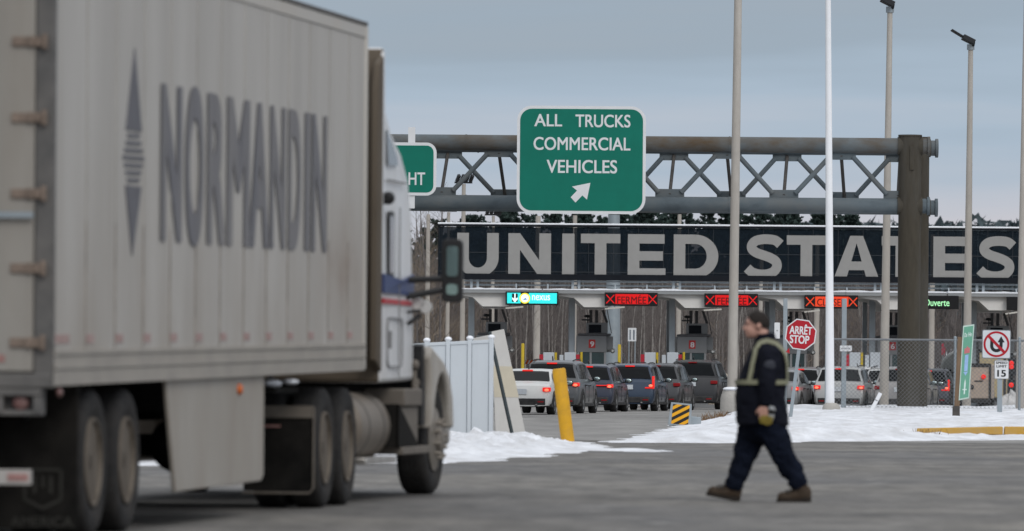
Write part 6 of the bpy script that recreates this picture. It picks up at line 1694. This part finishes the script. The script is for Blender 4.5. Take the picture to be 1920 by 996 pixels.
# eyes and brows
for sg in (1, -1):
    b = MB(); b.ellipsoid(hc + Vector((-.083, sg * .030, .006)), (.009, .013, .008), 10, 8); b.build('eye', mat('eye_dark', (.03, .025, .022), .3), man, smooth=True)
    b = MB(); b.ellipsoid(hc + Vector((-.092, sg * .031, .026)), (.007, .022, .005), 10, 6); b.build('eyebrow', M_hair, man, smooth=True)
# hair: a cap over the crown, temples and nape
b = MB(); rows = []
for i in range(13):
    ph = math.pi * .60 * i / 12; row = []
    for j in range(28):
        a = 2 * math.pi * j / 28; back = .5 + .5 * math.cos(a)      # a = 0 at the back of the head
        lim = lerp(.33, 1.14, back ** .38); p_ = ph * lim
        rx, ry, rz_ = .108, .084, .109
        n_ = 1 + .035 * mnoise.noise((3 * math.cos(a), 3 * math.sin(a), ph * 4))
        row.append(hc + Vector((.014 + rx * math.sin(p_) * math.cos(a) * n_, ry * math.sin(p_) * math.sin(a) * n_, .022 + rz_ * math.cos(p_) * n_)))
    rows.append(row)
b.loft(rows)
o = b.build('hair', M_hair, man, smooth=True, ang=80)
# ---- trousers
b = MB()
for hp, kn, an in ((hipN, kneeN, ankN), (hipF, kneeF, ankF)):
    limb(b, [(hp + Vector((0, 0, .08)), .135, .115), (hp, .142, .115), (hp.lerp(kn, .5), .128, .105), (kn.lerp(hp, .12), .112, .092), (kn.lerp(an, .1), .098, .088), (kn.lerp(an, .45), .098, .085), (kn.lerp(an, .7), .086, .078), (an.lerp(kn, .26), .094, .080), (an.lerp(kn, .17), .088, .076)])
limb(b, [(Q(1430, 760), .19, .19), (Q(1430, 795), .18, .18)])
remesh(b, 'trousers', M_trouser, man, .011, 3, (.055, .085))
# ---- jacket: trunk, collar and sleeves
TR = [(.70, .028, .235, .235), (.78, .02, .238, .245), (.95, .005, .232, .25), (1.10, .018, .222, .245), (1.24, .045, .200, .238), (1.34, .068, .170, .222), (1.41, .066, .135, .175), (1.455, .055, .105, .125), (1.50, .050, .088, .098), (1.53, .046, .085, .093)]
def trunk(z):
    cx = interp([(q[0], q[1]) for q in TR], z); a = interp([(q[0], q[2]) for q in TR], z); c = interp([(q[0], q[3]) for q in TR], z); return cx, a, c
b = MB()
rings = []
for i in range(36):
    z = lerp(.70, 1.53, i / 35); cx, a, c = trunk(z)
    rings.append([Vector((cx + a * abs(math.cos(t)) ** .85 * (1 if math.cos(t) > 0 else -1), c * abs(math.sin(t)) ** .85 * (1 if math.sin(t) > 0 else -1), z + .012 * math.sin(3 * t + i * .4) * (i < 2))) for t in [2 * math.pi * k / 32 for k in range(32)]])
b.loft(rings)
for sh_, el, wr in ((shN, elN, wrN), (shF, elF, wrF)):
    limb(b, [(sh_ + Vector((0, 0, .0)), .098, .082), (sh_.lerp(el, .35), .098, .085), (sh_.lerp(el, .7), .088, .078), (el, .080, .074), (el.lerp(wr, .5), .070, .066), (wr + Vector((0, 0, .022)), .060, .056)])
remesh(b, 'jacket', M_jacket, man, .012, 3, (.035, .10))
# reflective bands, laid on the trunk
def surf(z, t, out=.012):
    cx, a, c = trunk(z); out = out + .006; f = lambda v: abs(v) ** .85 * (1 if v > 0 else -1)
    return Vector((cx + (a + out) * f(math.cos(t)), (c + out) * f(math.sin(t)), z))
def ribbon(path, w=.021):
    b = MB(); P_ = []
    for i in range(len(path) - 1):
        for q in range(6):
            k = q / 6; P_.append((lerp(path[i][0], path[i + 1][0], k), lerp(path[i][1], path[i + 1][1], k)))
    P_.append(path[-1])
    L_ = []
    for i, (z, t) in enumerate(P_):
        p = surf(z, t); pa = surf(*P_[max(i - 1, 0)]); pc = surf(*P_[min(i + 1, len(P_) - 1)]); d = (pc - pa).normalized()
        nrm = Vector((math.cos(t), math.sin(t), .25 if z > 1.35 else 0)).normalized(); sd = nrm.cross(d).normalized() * w
        L_.append([p - sd, p + sd, p + sd + nrm * .006, p - sd + nrm * .006])
    b.loft(L_); return b
ribbon([(1.085, R(a)) for a in range(0, 361, 15)]).build('reflective_band', M_reflect, man)
for sg in (1, -1):
    pth = [(1.085, 243), (1.20, 241), (1.30, 236), (1.385, 230), (1.44, 243), (1.462, 270), (1.44, 300), (1.37, 319), (1.25, 331), (1.085, 337)]
    ribbon([(z, R(t if sg == 1 else 360 - t)) for z, t in pth]).build('reflective_band', M_reflect, man)
# faded patch on the upper sleeve, cuffs
b = MB(); pz = sh_ if False else shN.lerp(elN, .38); b.ellipsoid(pz + Vector((.0, -.073, 0)), (.055, .018, .05), 14, 8); b.build('sleeve_patch', mat('patch_grey', (.035, .038, .05), .7, var=.3, scale=20), man, smooth=True)
# ---- boots
def boot(an, ang, knee):
    b = MB(); rot = Matrix.Rotation(ang, 3, 'Y')
    T = lambda v: an + rot @ Vector(v)
    rings = []
    for x, zc_, rz_, ry in ((.095, -.055, .045, .038), (.085, -.048, .068, .048), (.02, -.044, .076, .050), (-.06, -.060, .058, .050), (-.13, -.074, .046, .052), (-.175, -.072, .046, .052), (-.21, -.080, .030, .036)):
        rings.append([T((x, ry * math.cos(t), zc_ + rz_ * math.sin(t))) for t in [2 * math.pi * k / 16 for k in range(16)]])
    b.loft(rings); up_ = (knee - an).normalized()
    limb(b, [(T((.03, 0, -.04)), .072, .054), (an + up_ * .02, .070, .058), (an + up_ * .08, .066, .056), (an + up_ * .13, .072, .062)])
    o = remesh(b, 'boot', M_boot, man, .011, 3)
    b = MB()
    sole = [(.09, .030), (.06, .045), (.0, .043), (-.07, .046), (-.13, .055), (-.185, .048), (-.212, .022)]
    ol = [(x, -y) for x, y in sole] + [(x, y) for x, y in sole[::-1]]
    b.prism(ol, lambda u, v, d: T((u * 1.03, v * 1.08, -.124 + d)), 0, .034); b.prism([(.095, -.04), (.095, .04), (.02, .045), (.02, -.045)], lambda u, v, d: T((u, v, -.128 + d)), 0, .05); b.build('sole', M_sole, o)
    b = MB()
    for k in range(4): x = -.045 - k * .026; b.tube([T((x, -.045, -.020 - k * .010)), T((x - .01, 0, .016 - k * .010)), T((x, .045, -.020 - k * .010))], .009, 5)
    b.build('lace', M_sole, o)
boot(Vector((ankN.x, ankN.y, .121)), R(0), kneeN)
boot(Vector((ankF.x, ankF.y, .132)), R(11), kneeF)
# the work gloves and pale phone-sized packet in his hand
g0 = wrN + Vector((.014, -.012, -.085))
gl = thing('work_gloves', 'pair of yellow and grey work gloves held in the hand of the walking man', 'gloves', tuple(Vector(PO) + g0))
b = MB(); b.ellipsoid((.04, .0, -.02), (.028, .018, .05)); b.ellipsoid((.045, -.006, .04), (.036, .018, .026), rot=Matrix.Rotation(R(25), 3, 'Y')); b.build('cuff', mat('glove_grey', (.30, .31, .32), .7, var=.2, scale=15), gl, smooth=True)
b = MB()
for k in range(4): x = -.045 + k * .024; b.tube([(x + .02, -.01, -.03), (x + .008, -.014, -.065), (x + .022 - k * .004, -.012, -.095 - .010 * (k in (1, 2)))], [.015, .0145, .011], 8)
b.tube([(-.03, -.01, -.02), (-.055, -.012, -.055), (-.05, -.012, -.09)], [.015, .014, .011], 8)
b.ellipsoid((.0, -.008, -.045), (.036, .014, .028)); b.build('glove_fingers', mat('glove_yellow', (.20, .155, .03), .7, var=.3, scale=15), gl, smooth=True)
b = MB(); b.ellipsoid((.045, -.014, .015), (.03, .018, .025)); b.build('palm_pad', mat('glove_black', (.015, .014, .013), .8), gl, smooth=True)
